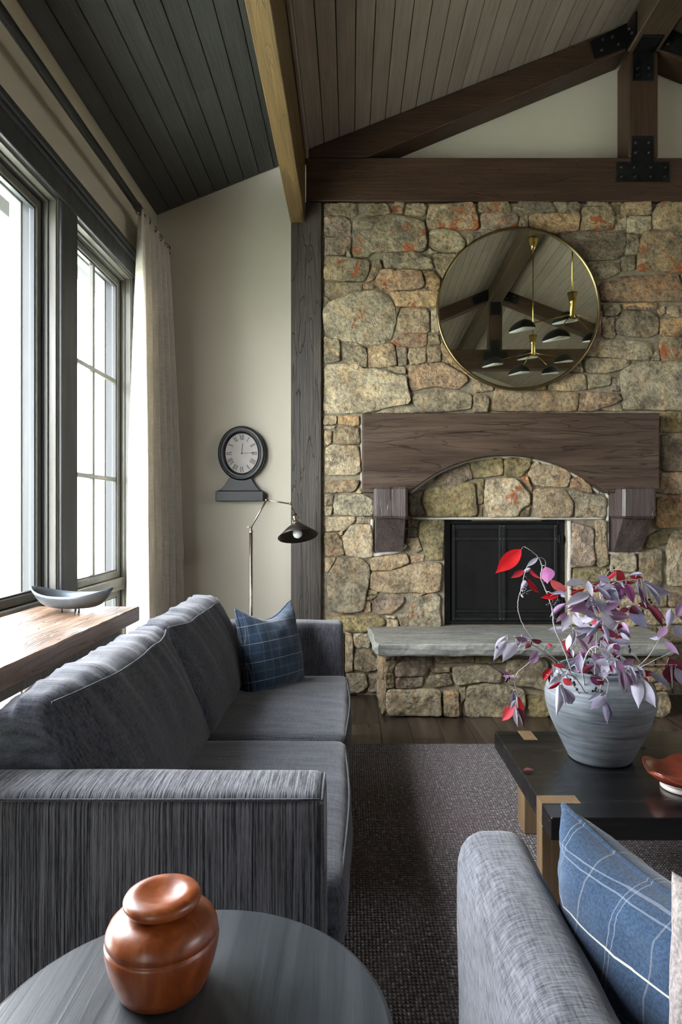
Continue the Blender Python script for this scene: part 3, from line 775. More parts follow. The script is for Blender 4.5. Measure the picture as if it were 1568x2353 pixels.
region(sw, 1100, 700, 3.35, 4.322, [
 ('g', 0, (1110,45, 1340,45, 1390,130, 1385,220, 1320,255, 1150,245, 1060,220, 1060,130)), ('b', .1, (950,100, 1045,95, 1055,220, 1040,270, 955,240)),
 ('t', .2, (1395,110, 1520,100, 1700,110, 1700,240, 1400,245)), ('b', .6, (1395,250, 1700,245, 1700,440, 1395,435)), ('g', 0, (790,300, 1050,265, 1340,290, 1345,400, 1310,435, 1000,410, 800,400)),
 ('g', 0, (1325,430, 1370,345, 1390,350, 1390,435)), ('p', 0, (1090,520, 1200,440, 1450,435, 1700,445, 1700,820, 1120,810, 1110,720, 1090,640)),
 ('g', 0, (810,430, 850,410, 1170,420, 1170,470, 1020,530, 830,525)), ('g', 0, (700,480, 790,430, 805,520, 710,520)),
 ('b', 0, (540,590, 690,530, 820,535, 840,655, 700,670, 540,655)), ('g', 0, (825,535, 1015,545, 1020,620, 845,653)), ('v', 0, (1025,560, 1085,565, 1090,665, 1025,665)),
 ('b', .1, (130,630, 270,640, 400,660, 780,672, 760,825, 100,825)), ('r', .05, (790,670, 1060,680, 1110,730, 1040,770, 880,822, 768,822)), ('g', 0, (900,812, 1100,765, 1115,820)),
 ('t', 0, (340,640, 520,600, 525,655)), ('g', 0, (0,600, 110,620, 105,660, 20,680, 0,670)), ('b', 0, (0,690, 70,700, 68,820, 0,820)), ('r', .1, (880,240, 905,30, 945,60, 945,240, 890,250)), ('d', 0, (1150,10, 1350,10, 1370,40, 1140,40))])
region(sw, 736, 940, 5.227, 4.322, [
 ('b', 0, (45,80, 200,75, 200,185, 45,190)), ('t', .45, (215,85, 475,80, 475,195, 400,205, 215,180)), ('p', 0, (45,200, 200,195, 180,240, 45,240)),
 ('b', 0, (50,255, 145,255, 135,410, 50,455)), ('b', .3, (165,240, 250,210, 480,215, 485,420, 260,430, 160,390)), ('c', 0, (60,460, 130,430, 470,435, 490,740, 440,790, 60,800)),
 ('b', .35, (60,860, 470,850, 480,880, 410,995, 60,1010)), ('c', 0, (420,1010, 485,890, 500,1010)), ('g', 0, (50,1025, 165,1020, 150,1160, 50,1165)),
 ('p', 0, (170,1030, 520,1020, 640,1090, 640,1285, 430,1285, 330,1275, 160,1265)), ('c', 0, (60,1170, 150,1165, 140,1280, 60,1280)),
 ('c', .05, (65,1300, 435,1290, 420,1350, 290,1460, 60,1475)), ('c', 0, (440,1290, 635,1295, 630,1380, 435,1370)), ('b', .6, (45,1490, 190,1485, 270,1580, 290,1760, 60,1770)),
 ('c', 0, (370,1390, 610,1385, 635,1500, 635,1780, 540,1790, 295,1760, 270,1540)), ('c', 0, (215,1480, 275,1460, 270,1510, 240,1520)),
 ('m', 0, (1190,1335, 1490,1335, 1490,1450, 1475,1820, 1300,1815, 1240,1700, 1190,1540)), ('d', .1, (1050,1330, 1185,1330, 1180,1420, 1050,1425)),
 ('d', 0, (1045,1440, 1160,1440, 1160,1535, 1050,1535)), ('c', 0, (1050,1550, 1180,1545, 1230,1690, 1160,1740, 1040,1620))])
region(sw, 920, 1030, 3.136, 4.322, [
 ('d', 0, (270,200, 440,130, 485,150, 490,235, 400,275, 265,270)), ('m', .1, (500,100, 740,60, 745,195, 620,210, 520,215)), ('m', 0, (745,80, 800,65, 950,75, 940,130, 870,210, 750,205)),
 ('b', 0, (990,110, 1180,120, 1235,190, 1210,285, 960,270, 920,175)), ('c', 0, (942,120, 990,95, 1000,115, 930,155)), ('r', 0, (1225,220, 1290,200, 1370,265, 1390,330, 1225,285)),
 ('m', 0, (180,290, 540,235, 555,480, 520,495, 200,495, 150,380)), ('m', 0, (555,225, 605,220, 605,330, 590,405, 560,410)), ('g', 0, (565,420, 595,420, 590,495, 565,500)),
 ('c', .25, (615,220, 830,215, 930,320, 940,400, 870,440, 855,490, 640,500, 600,380)), ('t', .5, (875,210, 915,200, 955,310, 930,290)),
 ('b', .1, (960,290, 1190,290, 1250,400, 1240,500, 980,500, 955,400)), ('p', .1, (1200,300, 1490,350, 1490,500, 1250,500, 1258,400)), ('d', 0, (60,330, 170,300, 150,370, 190,490, 70,490)), ('m', 0, (872,445, 940,420, 935,490, 862,495)), ('d', 0, (440,120, 500,90, 520,220, 490,230))])
region(sw, 736, 1240, 5.227, 4.322, [
 ('r', 0, (1090,200, 1250,180, 1250,260, 1090,285)), ('b', .2, (600,220, 1040,160, 1075,280, 1000,320, 840,370, 610,370)),
 ('g', .1, (100,400, 210,215, 500,215, 600,320, 600,440, 570,600, 520,860, 300,885, 90,850, 90,480)), ('b', 0, (60,215, 200,215, 90,390, 60,390)),
 ('b', .1, (610,385, 840,380, 1100,300, 1465,270, 1450,600, 1380,640, 730,640, 590,580)), ('b', 0, (560,690, 620,665, 680,680, 610,730, 550,725)), ('m', 0, (575,600, 690,625, 680,655, 575,660)),
 ('b', 0, (520,745, 610,745, 610,870, 520,880)), ('v', 0, (630,740, 740,650, 900,650, 1010,680, 1020,740, 870,890, 730,905, 630,870)), ('b', 0, (1060,640, 1280,640, 1180,690, 1120,680)),
 ('p', .15, (1060,850, 1160,690, 1400,640, 1440,680, 1460,1055, 970,1055, 920,900, 980,860)), ('m', 0, (80,930, 330,900, 700,905, 780,960, 770,1030, 600,1090, 500,1120, 290,1090, 60,950)),
 ('c', 0, (800,960, 940,960, 940,1050, 800,1055)), ('c', 0, (780,910, 910,920, 900,945, 800,940)), ('g', 0, (300,1120, 385,1120, 400,1250, 390,1590, 300,1600)),
 ('p', 0, (395,1130, 600,1120, 600,1300, 440,1310, 400,1250)), ('g', 0, (440,1340, 610,1325, 690,1450, 700,1560, 560,1590, 410,1560, 410,1400)), ('g', 0, (300,1610, 560,1610, 575,1760, 520,1830, 310,1860)),
 ('v', 0, (585,1610, 720,1610, 710,1840, 570,1840)), ('g', 0, (60,1120, 285,1110, 285,1500, 60,1500)), ('g', 0, (60,1520, 285,1520, 290,1840, 60,1840))])
region(sw, 1290, 1180, 5.64, 4.322, [
 ('v', 0, (130,110, 300,140, 420,200, 430,600, 420,680, 120,700, 110,600, 140,250)), ('b', 0, (445,90, 580,75, 600,500, 620,670, 510,700, 440,640, 430,400)), ('m', 0, (150,715, 600,710, 620,800, 540,880, 150,900)),
 ('p', 0, (640,550, 740,490, 960,500, 980,650, 960,760, 640,760)), ('g', 0, (1010,470, 1290,450, 1310,560, 1310,900, 1280,960, 1100,960, 1000,700)), ('p', 0, (1380,330, 1450,230, 1640,210, 1640,940, 1370,940)),
 ('b', .8, (1380,1010, 1640,960, 1640,1210, 1390,1210)), ('g', .1, (1050,1050, 1370,1040, 1370,1210, 1100,1200)), ('c', 0, (700,1220, 1050,1230, 1000,1430, 900,1480, 700,1440)), ('p', 0, (1065,1240, 1640,1220, 1640,1420, 1100,1440)),
 ('g', 0, (1250,1460, 1640,1440, 1640,1680, 1300,1680)), ('g', 0, (640,780, 960,790, 990,1030, 640,1040)), ('c', .1, (780,1060, 1030,1060, 1040,1200, 790,1200)), ('b', 0, (150,920, 620,900, 620,1180, 150,1190)),
 ('c', 0, (100,1210, 680,1220, 660,1440, 110,1440)), ('b', 0, (900,1500, 1240,1470, 1250,1560, 1000,1575))])
region(sw, 1380, 940, 7.35, 4.322, [
 ('m', .05, (1010,30, 1370,40, 1380,390, 1010,400)), ('d', 0, (1040,420, 1340,400, 1500,560, 1500,1050, 1030,1060)), ('r', .2, (1030,1080, 1400,1060, 1500,1200, 1450,1450, 960,1420)),
 ('t', .3, (950,1480, 1500,1440, 1500,2000, 920,2010)), ('m', 0, (820,2150, 1000,2030, 1500,2030, 1400,2080, 1150,2250, 900,2340, 750,2340))])
# courses beyond the right edge of the photo
rs = random.Random(11); z = .02
while z < 3.19:
    hz = min(rs.uniform(.17, .34), 3.205-z); x = 2.212 if z < 1.80 else 2.288
    while x < 3.97:
        wx = min(rs.uniform(.22, .5), 3.985-x)
        if wx > .06: region.n += 1; stone(sw, [(x, z), (x+wx, z+rs.uniform(-.01, .01)), (x+wx, z+hz), (x, z+hz)], rs.choice('bgprtv'), rs.choice((0, 0, .3)), seed=region.n, n=20)
        x += wx+.004
    z += hz+.004

# ---------------------------------------------------------------- raised hearth
he = thing('hearth', 'raised stone hearth with a thick grey-green slab below the firebox', 'hearth')
slab_poly = [(.115, 4.335), (.118, 4.20), (.135, 4.02), (.128, 3.90), (.140, 3.78), (.160, 3.752), (.5, 3.745), (.9, 3.752), (1.3, 3.744), (1.7, 3.75), (1.835, 3.752), (1.862, 3.85), (1.90, 4.1), (1.905, 4.335)]
bm = bmesh.new()
dense = []
for i in range(len(slab_poly)):
    a, b_ = Vector(slab_poly[i]), Vector(slab_poly[(i+1) % len(slab_poly)]); k = max(1, int((b_-a).length/.03))
    for j in range(k): dense.append(a.lerp(b_, j/k))
rings = []
for z, ins in ((.382, .012), (.392, .002), (.420, -.004), (.444, .0), (.4515, .008)):
    ring = []
    for p in dense:
        c = Vector((1.0, 4.1)); d = (c-p).normalized(); e = ins+(MN.noise(Vector((p.x*14, p.y*14, z*40)))*.010 if p.y < 4.32 else 0)
        q = p+d*e; zz = z+(MN.noise(Vector((p.x*9, p.y*9, 5)))*.006 if z < .43 else 0)
        ring.append(bm.verts.new((q.x, q.y, zz)))
    rings.append(ring)
n = len(dense)
for r in range(len(rings)-1):
    for k in range(n): bm.faces.new((rings[r][k], rings[r][(k+1) % n], rings[r+1][(k+1) % n], rings[r+1][k]))
bm.faces.new(rings[0][::-1]); bm.faces.new(rings[-1])
sl = obj('hearth_slab', bm, M['slab'], he)
obj('mortar_core', B(.205, 1.83, 3.885, 4.334, 0, .381), M['mortar'], he)
region(he, 840, 1430, 3.409, 3.862, [
 ('g', 0, (150,260, 235,260, 240,330, 215,400, 150,400)), ('g', 0, (150,410, 220,400, 225,510, 160,520)), ('v', 0, (245,335, 290,310, 460,300, 505,370, 465,425, 240,430, 230,390)),
 ('v', 0, (240,440, 460,430, 450,500, 350,525, 240,520)), ('d', 0, (245,265, 520,260, 530,340, 490,345, 470,295, 250,290)), ('b', 0, (540,265, 845,260, 850,315, 600,325, 560,310)),
 ('m', 0, (865,270, 1090,260, 1080,320, 860,325)), ('g', 0, (515,360, 660,350, 665,390, 525,400)), ('g', 0, (475,470, 500,420, 660,405, 690,490, 560,515, 530,510)),
 ('p', 0, (680,350, 850,335, 980,340, 1075,400, 1070,480, 900,470, 720,500, 690,450)), ('g', 0, (1110,290, 1430,285, 1450,420, 1420,540, 1300,510, 1130,490, 1090,420)),
 ('p', 0, (160,530, 590,525, 600,735, 170,735)), ('b', .15, (610,540, 735,540, 740,740, 610,740)), ('g', 0, (740,520, 790,500, 790,600, 745,640)),
 ('p', 0, (795,500, 960,480, 1250,520, 1255,640, 1240,745, 800,745, 780,640)), ('m', 0, (1260,580, 1430,560, 1450,745, 1300,750, 1270,640)),
 ('g', 0, (1460,290, 1700,290, 1700,480, 1470,500)), ('b', 0, (1720,290, 1990,290, 1980,500, 1720,480)), ('g', 0, (1460,560, 1750,510, 1760,740, 1470,745)), ('p', 0, (1770,510, 1990,510, 2000,745, 1775,745)), ('g', 0, (1460,515, 1740,500, 1600,530, 1470,545))], back=3.888, proud=.034)
region(he, 1360, 1420, 7.54, 3.862, [
 ('c', 0, (1090,1290, 1330,1290, 1390,1500, 1370,1650, 1250,1740, 1080,1730, 1085,1500)), ('r', .1, (1120,1130, 1370,1130, 1380,1260, 1110,1270)), ('t', 0, (1120,720, 1360,730, 1350,850, 1130,850)),
 ('b', 0, (900,860, 1360,870, 1360,1110, 900,1110)), ('b', 0, (600,690, 1100,700, 1100,840, 600,840)), ('g', 0, (600,1140, 1090,1140, 1070,1720, 620,1720)), ('b', 0, (560,850, 880,860, 880,1120, 560,1120))], back=3.888, proud=.034)
for side, xb, sgn in ((0, .205, -1), (1, 1.83, 1)):
    rs = random.Random(5+side)
    for (y0, y1, z0, z1) in ((3.875, 4.12, .0, .20), (4.13, 4.33, .0, .17), (3.875, 4.05, .21, .375), (4.06, 4.33, .18, .375)):
        region.n += 1
        f = (lambda v, xb=xb, sgn=sgn: (xb-.004*sgn+sgn*(1.0-v[1]), v[0], v[2]))
        stone(he, [(y0, z0+.004), (y1, z0+.004), (y1, z1), (y0, z1)], rs.choice('pgb'), 0, back=1.0, seed=region.n, fn=f, n=20)
# ---------------------------------------------------------------- mantel
mt = thing('mantel', 'massive dark timber mantel beam with arched underside on two corbels', 'mantel')
Y0 = 4.22; Y1 = 4.336
def MP(px, py): return W(px, py, Y0)
xl, zt = MP(833, 949); xr, _ = MP(1517, 949); _, zb = MP(833, 1132)
ax0, az = MP(945, 1130); ax1, _ = MP(1393, 1130); _, atop = MP(1170, 1045)
half = (ax1-ax0)/2; rise = atop-az; Rr = (half*half+rise*rise)/(2*rise); acx = (ax0+ax1)/2; acz = atop-Rr
a0 = math.asin(half/Rr)
arch = [(acx+Rr*math.sin(t), acz+Rr*math.cos(t)) for t in (a0-2*a0*k/28 for k in range(29))]
bm = bmesh.new(); cols = []
NX = 96
def zlow(x):
    if ax0 < x < ax1: return acz+math.sqrt(max(Rr*Rr-(x-acx)**2, 0))
    return zb if x <= ax0 else zb
poly = [(xl, zb), (ax0-.012, zb), (ax0, az+.006)]+arch[::-1][1:-1]+[(ax1, az+.006), (ax1+.012, zb), (xr, zb), (xr, zt), (xl, zt)]
obj('mantel_beam', prism(bm, poly, Y0, Y1, bev=.006), M['mantel'], mt)
for side in (0, 1):
    x0, x1 = (.146, .356) if side == 0 else (1.690, 1.900)
    bm = bmesh.new(); box(bm, x0, x1, 4.10, Y1, 1.158, 1.356, .016)
    cb = obj('corbel', bm, M['corbel'], mt)
    prism_pts = [(4.135, 1.157), (Y1, 1.157), (Y1, .942), (4.285, .942)]
    obj('corbel_foot', prism(bmesh.new(), prism_pts, x0+.012, x1-.012, 'x', bev=.004), M['corbel'], cb)
    # drying split in the block's face
    if side == 0: obj('split', B(.243, .249, 4.0985, 4.12, 1.27, 1.352, .001), M['soot'], cb)
# hairline checks cut in the beam, modelled as thin dark grooves
cr = random.Random(4)
bm = bmesh.new()
for (x0, z0, x1, z1) in ((.10, 1.72, .22, 1.745), (.09, 1.645, .34, 1.655), (.34, 1.655, .50, 1.70), (.50, 1.70, .95, 1.71), (.30, 1.62, .46, 1.60), (1.20, 1.72, 1.75, 1.69), (1.42, 1.735, 1.68, 1.74), (1.60, 1.57, 1.72, 1.60), (.70, 1.76, 1.2, 1.765)):
    pts = [Vector((x0+(x1-x0)*t, Y0-.0003, z0+(z1-z0)*t+.006*math.sin(t*7+x0*20))) for t in (k/10 for k in range(11))]
    tube(bm, pts, [.0004+.0013*math.sin(PI*k/10) for k in range(11)], 5)
obj('check_cracks', bm, M['soot'], mt)
bm = bmesh.new()
for (x0, z0, x1, z1) in ((.13, 1.46, .21, 1.40), (.16, 1.52, .22, 1.46), (.37, 1.42, .42, 1.50), (.47, 1.46, .52, 1.53), (.15, 1.80, .23, 1.765), (.25, 1.79, .33, 1.755), (1.66, 1.79, 1.75, 1.82), (1.60, 1.77, 1.72, 1.79), (1.72, 1.77, 1.84, 1.80), (1.80, 1.62, 1.88, 1.50)):
    pts = [Vector((x0+(x1-x0)*t, Y0-.0003, z0+(z1-z0)*t)) for t in (k/6 for k in range(7))]
    tube(bm, pts, [.0003+.0009*math.sin(PI*k/6) for k in range(7)], 5)
obj('tool_marks', bm, M['corbel'], mt)
# pale mortar bead pointed around mantel, corbels and opening
be = obj('mortar_bead', bmesh.new(), M['bead'], sw)
bm = bmesh.new(); rr = random.Random(9)
def bead(pts, r=.010):
    P = spline(pts, 6); tube(bm, P, [r*(1+.25*MN.noise(Vector((p[0]*30, p[2]*30, 1)))) for p in P], 7)
bead([(p[0], 4.331, p[1]-.005) for p in arch[::4]], .011)
bead([(ax1+.01, 4.332, 1.33), (1.63, 4.332, 1.325), (1.682, 4.331, 1.31), (1.683, 4.331, 1.15), (1.684, 4.33, .99), (1.684, 4.33, .935), (1.77, 4.33, .928), (1.90, 4.33, .935)], .010)
bead([(.142, 4.331, 1.15), (.142, 4.331, .935), (.22, 4.329, .930), (.32, 4.329, .945), (.362, 4.330, .985)], .013)
bead([(xl-.004, 4.332, zt), (xl-.004, 4.332, 1.6), (xl-.004, 4.332, zb)], .006)
bead([(xr+.004, 4.332, zt-.02), (xr+.004, 4.332, 1.6), (xr+.004, 4.332, 1.34)], .007)
bead([(.40, 4.333, 1.156), (.8, 4.330, 1.156), (1.2, 4.330, 1.156), (1.68, 4.333, 1.158)], .009)
bead([(1.432, 4.329, 1.14), (1.436, 4.327, .95), (1.431, 4.329, .8), (1.437, 4.329, .6), (1.43, 4.329, .46)], .014)
bmesh.ops.recalc_face_normals(bm, faces=bm.faces); bm.to_mesh(be.data); bm.free()
for p in be.data.polygons: p.use_smooth = True

# ---------------------------------------------------------------- fireplace insert
fp = thing('fireplace_insert', 'black metal fireplace insert with two glazed screen doors in the opening', 'fireplace')
obj('firebox', B(OX0+.003, OX1-.003, 4.44, 4.494, OZ0+.004, OZ1-.003), M['soot'], fp)
x0, x1, z0, z1 = OX0+.004, OX1-.004, OZ0+.004, OZ1-.004
bm = bmesh.new()
for a in ((x0, x0+.045, z0, z1), (x1-.045, x1, z0, z1), (x0+.045, x1-.045, z1-.028, z1), (x0+.045, x1-.045, z0, z0+.022)): box(bm, a[0], a[1], 4.395, 4.438, a[2], a[3], .002)
obj('surround', bm, M['iron_soft'], fp)
obj('lintel_reflection', B(.80, 1.26, 4.365, 4.394, OZ1-.014, OZ1-.004, .001), M['steel'], fp)  # bright strip standing for light reflected along the lintel, no real part
xm = 1.004
for (a, b_, side) in ((x0+.052, xm-.001, 0), (xm+.001, x1-.052, 1)):
    d = obj('screen_door', bmesh.new(), M['iron_soft'], fp); bm = bmesh.new()
    za, zb2 = z0+.026, z1-.032
    for r in ((a, a+.020, za, zb2), (b_-.020, b_, za, zb2)): box(bm, r[0], r[1], 4.372, 4.392, r[2], r[3], .0015)
    for r in ((zb2-.030, zb2), (zb2-.105, zb2-.085), (za+.055, za+.070), (za, za+.022)): box(bm, a+.020, b_-.020, 4.376, 4.390, r[0], r[1], .0015)
    bmesh.ops.recalc_face_normals(bm, faces=bm.faces); bm.to_mesh(d.data); bm.free()
    obj('dark_glass', B(a+.018, b_-.018, 4.392, 4.394, za, zb2), M['soot'], d)
    for xx in (a+.010, b_-.010):
        for zz in (za+.012, za+.062, zb2-.095, zb2-.012):
            bm = bmesh.new(); lathe(bm, [(.0042, 0), (.0035, .002), (.0015, .0035), (0, .004)], 8, (xx, 4.372, zz), Vector((0, 0, 1)).rotation_difference(Vector((0, -1, 0))).to_matrix())
            obj('rivet', bm, M['steel'], d, True)
for zz in (1.02, .60):
    h = obj('hinge', bmesh.new(), M['iron'], fp); bm = bmesh.new()
    tube(bm, [(x1-.040, 4.366, zz-.028), (x1-.040, 4.366, zz+.028)], .004, 8); tube(bm, [(x1-.024, 4.366, zz-.028), (x1-.024, 4.366, zz+.028)], .004, 8)
    box(bm, x1-.05, x1-.015, 4.37, 4.394, zz-.022, zz+.022, .001)
    bm.to_mesh(h.data); bm.free()

# ---------------------------------------------------------------- round mirror (hung with a slight lean)
mr = thing('wall_mirror', 'large round mirror with thin brass rim hung above the mantel', 'mirror', loc=(1.08, 4.262, 2.507))
MIRR_TILT = (.0035, 0, -.0178)
bm = bmesh.new(); R0 = .520; RX = Matrix.Rotation(PI/2, 3, 'X')
lathe(bm, [(R0-.012, .0), (R0-.012, .010), (R0-.004, .014), (R0+.004, .012), (R0+.006, .0), (R0+.004, -.018), (R0-.012, -.018), (R0-.012, 0)], 96, (0, 0, 0), RX)
obj('rim', bm, M['mirror_brass'], mr, True)
bm = bmesh.new(); lathe(bm, [(0, .004), (R0-.011, .004), (R0-.011, -.014), (0, -.014)], 96, (0, 0, 0), RX)
obj('mirror_glass', bm, M['mirror'], mr)
mr.rotation_euler = MIRR_TILT

# ---------------------------------------------------------------- chandeliers (seen in the mirror)
def chandelier(x, y, label):
    ch = thing('chandelier', label, 'chandelier', 'brass chandeliers seen in the mirror', (x, y, 4.187))
    bm = bmesh.new(); lathe(bm, [(0, 0), (.055, 0), (.055, -.01), (.030, -.09), (.012, -.13), (0, -.13)], 24); obj('canopy', bm, M['brass_hi'], ch, True)
    zh = 2.93-4.187
    bm = bmesh.new(); tube(bm, [(0, 0, -.12), (0, 0, zh+.16)], .006, 10); obj('rod', bm, M['brass_hi'], ch, True)
    bm = bmesh.new(); lathe(bm, [(0, zh+.19), (.045, zh+.19), (.026, zh+.10), (.022, zh+.09), (.022, zh-.02), (.01, zh-.03), (0, zh-.03)], 24); obj('socket_cup', bm, M['brass_hi'], ch, True)
    for k, (dx, dy, dz, yaw) in enumerate(((-.02, -.10, -.03, .1), (-.43, .02, -.13, .3), (-.17, .16, -.25, .2), (.34, .02, -.10, -.3), (.24, -.16, -.19, -.5))):
        c = Vector((dx, dy, zh+dz))
        bm = bmesh.new(); tube(bm, [(0, 0, zh), (dx*.5, dy*.5, zh+dz*.35), tuple(c+Vector((0, 0, .035)))], .0045, 8); arm = obj('arm', bm, M['brass_hi'], ch, True)
        # leaf-shaped shade: half ellipsoid shell, pointed at one end
        for nm, mat, sc in (('shade', M['black'], 1.0), ('shade_lining', M['white'], .955)):
            bm = bmesh.new(); rows = []
            for i in range(9):
                t = i/8*PI/2; row = []
                for j in range(24):
                    p = 2*PI*j/24; pr = 1+.28*max(0, -math.cos(p))**3
                    v = Vector((.105*sc*math.cos(p)*math.sin(t)*pr, .070*sc*math.sin(p)*math.sin(t), .085*sc*math.cos(t)-.025*max(0, -math.cos(p))*math.sin(t)))
                    v.rotate(Matrix.Rotation(yaw, 3, 'Z')); row.append(bm.verts.new(c+v))
                rows.append(row)
            for i in range(8):
                for j in range(24):
                    if i == 0 and j >= 0:
                        pass
                    bm.faces.new((rows[i][j], rows[i][(j+1) % 24], rows[i+1][(j+1) % 24], rows[i+1][j]))
            if nm == 'shade_lining': bm.faces.new(rows[-1])
            bmesh.ops.remove_doubles(bm, verts=bm.verts, dist=1e-5)
            obj(nm, bm, mat, arm, True)
chandelier(1.90, 1.20, 'brass chandelier with black leaf shades, farther one in the mirror')
chandelier(1.90, 2.65, 'brass chandelier with black leaf shades, nearer one in the mirror')

# ---------------------------------------------------------------- curtain rod and curtain
rd = thing('curtain_rod', 'black iron curtain rod high above the windows', 'curtain rod')
bm = bmesh.new(); tube(bm, [(-1.22, -3.6, 2.945), (-1.22, 3.80, 2.945)], .021, 16); obj('rod', bm, M['black'], rd, True)
bm = bmesh.new(); tube(bm, [(-1.22, 3.80, 2.945), (-1.22, 4.38, 2.945)], .011, 12); obj('rod_end', bm, M['black'], rd, True)
bm = bmesh.new(); lathe(bm, [(.016, 0), (.020, .005), (.024, .03), (.024, .06), (.018, .075), (.012, .09)], 16, (-1.22, 3.74, 2.945), Matrix.Rotation(-PI/2, 3, 'X')); obj('collar', bm, M['black'], rd, True)
bm = bmesh.new()
for k, (dy, dz, r) in enumerate(((0, 0, .012), (.015, .010, .010), (.028, .018, .013), (.02, -.012, .011), (.012, -.028, .010), (.03, -.02, .012), (.022, -.040, .009))):
    bmesh.ops.create_icosphere(bm, subdivisions=2, radius=r, matrix=Matrix.Translation((-1.215, 4.385+dy, 2.945+dz)))
obj('leaf_finial', bm, M['black'], rd, True)
for yb_ in (4.12, 1.0, -.9):
    bm = bmesh.new(); tube(bm, spline([(-1.318, yb_, 2.93), (-1.28, yb_, 2.925), (-1.24, yb_, 2.915), (-1.218, yb_, 2.922)], 5), .007, 8)
    box(bm, -1.319, -1.312, yb_-.02, yb_+.02, 2.90, 2.97, .002); obj('bracket', bm, M['black'], rd)
for k in range(5):
    y = 3.83+k*.125; bm = bmesh.new()
    tube(bm, [(-1.22+.024*math.cos(t), y+.004*math.sin(t), 2.941+.024*math.sin(t)) for t in (2*PI*i/16 for i in range(17))], .0020, 6); obj('ring', bm, M['black'], rd, True)
cu = bmesh.new(); NS, NZ = 150, 44; g = []
for i in range(NZ+1):
    t = i/NZ; z = 2.955-t*2.93; row = []
    A = .030+.100*t**.7
    for j in range(NS+1):
        s = j/NS
        ph = 2*PI*5.3*s+.5*math.sin(3*s)+.25*math.sin(t*2.4+s*5)
        f = math.sin(ph)+.30*math.sin(2*ph+1.0+t*.8)
        x = -1.212+A*f*.70+.085*t*(s**1.3)+.010*MN.noise(Vector((s*7, t*3, 2)))*t
        y = 3.80+(.545+.03*t)*s+.020*math.cos(ph*1.0)*(.4+t)+(-.045*t*(1-s))
        y = min(y, 4.475); x = max(x, -1.296)
        zz = z+(.010*math.cos(ph+2.2) if i == 0 else 0)
        row.append(cu.verts.new((x, y, zz)))
    g.append(row)
for i in range(NZ):
    for j in range(NS): cu.faces.new((g[i][j], g[i][j+1], g[i+1][j+1], g[i+1][j]))
cuo = obj('curtain', cu, M['linen'], None, True); tag(cuo, 'long cream linen curtain hanging in folds in the far left corner', 'curtain')
sm = cuo.modifiers.new('thick', 'SOLIDIFY'); sm.thickness = .0015

# ---------------------------------------------------------------- clock on plaster wall
ck = thing('wall_clock', 'oval black wall clock with Roman numerals and stepped base on plaster wall', 'clock')
YC = 4.44; sc_ = YC/F
ccx, ccz = W(554.5, 1041, YC)
def oval(a, b_, prof, seg=64):
    bm = bmesh.new(); rows = []
    for off, y in prof:
        rows.append([bm.verts.new((ccx+(a+off)*math.cos(t), y, ccz+(b_+off)*math.sin(t))) for t in (2*PI*k/seg for k in range(seg))])
    for r in range(len(rows)-1):
        for k in range(seg): bm.faces.new((rows[r][k], rows[r][(k+1) % seg], rows[r+1][(k+1) % seg], rows[r+1][k]))
    return bm
A_, B_ = .160, .184
bm = oval(A_, B_, [(-.0, 4.498), (-.0, 4.455), (-.006, 4.442), (-.016, 4.436), (-.022, 4.446), (-.030, 4.440), (-.040, 4.442), (-.046, 4.458), (-.050, 4.462)])
obj('oval_frame', bm, M['black'], ck, True)
bm = oval(A_-.047, B_-.047, [(0, 4.463), (0, 4.466)]); bmesh.ops.contextual_create(bm, geom=[e for e in bm.edges if all(abs(v.co.y-4.463) < 1e-6 for v in e.verts)])
obj('dial', bm, M['dial'], ck)
def stroke(bm, p0, p1, w_):
    d = (p1-p0).normalized(); n = Vector((-d.y, d.x))*w_/2
    vs = [bm.verts.new((q.x, 4.4615, q.y)) for q in (p0-n, p0+n, p1+n, p1-n)]; bm.faces.new(vs)
for hnum, txt in enumerate(('XII', 'I', 'II', 'III', 'IIII', 'V', 'VI', 'VII', 'VIII', 'IX', 'X', 'XI')):
    bm = bmesh.new(); th = -hnum*PI/6; hh = .038
    ctr = Vector((ccx+.086*math.sin(-th), ccz+.109*math.cos(th)))
    wd = {'I': .0078, 'V': .016, 'X': .016}; tot = sum(wd[c] for c in txt); x = -tot/2
    def tp(u, v):
        v2 = Vector((u, v)); c_, s_ = math.cos(th), math.sin(th)
        return ctr+Vector((v2.x*c_-v2.y*s_, v2.x*s_+v2.y*c_))
    for c in txt:
        u = x+wd[c]/2
        if c == 'I': stroke(bm, tp(u, -hh/2), tp(u, hh/2), .0034)
        if c == 'V': stroke(bm, tp(u-.006, hh/2), tp(u, -hh/2), .0038); stroke(bm, tp(u+.006, hh/2), tp(u, -hh/2), .0016)
        if c == 'X': stroke(bm, tp(u-.006, hh/2), tp(u+.006, -hh/2), .0038); stroke(bm, tp(u+.006, hh/2), tp(u-.006, -hh/2), .0016)
        x += wd[c]
    obj('numeral', bm, M['ink'], ck)
bm = bmesh.new(); stroke(bm, Vector((ccx, ccz-.004)), Vector((ccx+.006, ccz+.066)), .0040); obj('hour_hand', bm, M['ink'], ck)
bm = bmesh.new(); stroke(bm, Vector((ccx-.006, ccz)), Vector((ccx+.084, ccz+.004)), .0028); obj('minute_hand', bm, M['ink'], ck)
bm = bmesh.new(); lathe(bm, [(.005, 0), (.004, .003), (0, .0035)], 12, (ccx, 4.462, ccz), Matrix.Rotation(PI/2, 3, 'X')); obj('hand_pin', bm, M['ink'], ck)
zb0, zb1 = W(0, 1152, YC)[1], W(0, 1128, YC)[1]; x0, x1 = W(496, 0, YC)[0], W(606, 0, YC)[0]; xm_ = (x0+x1)/2; zt_ = W(0, 1098, YC)[1]
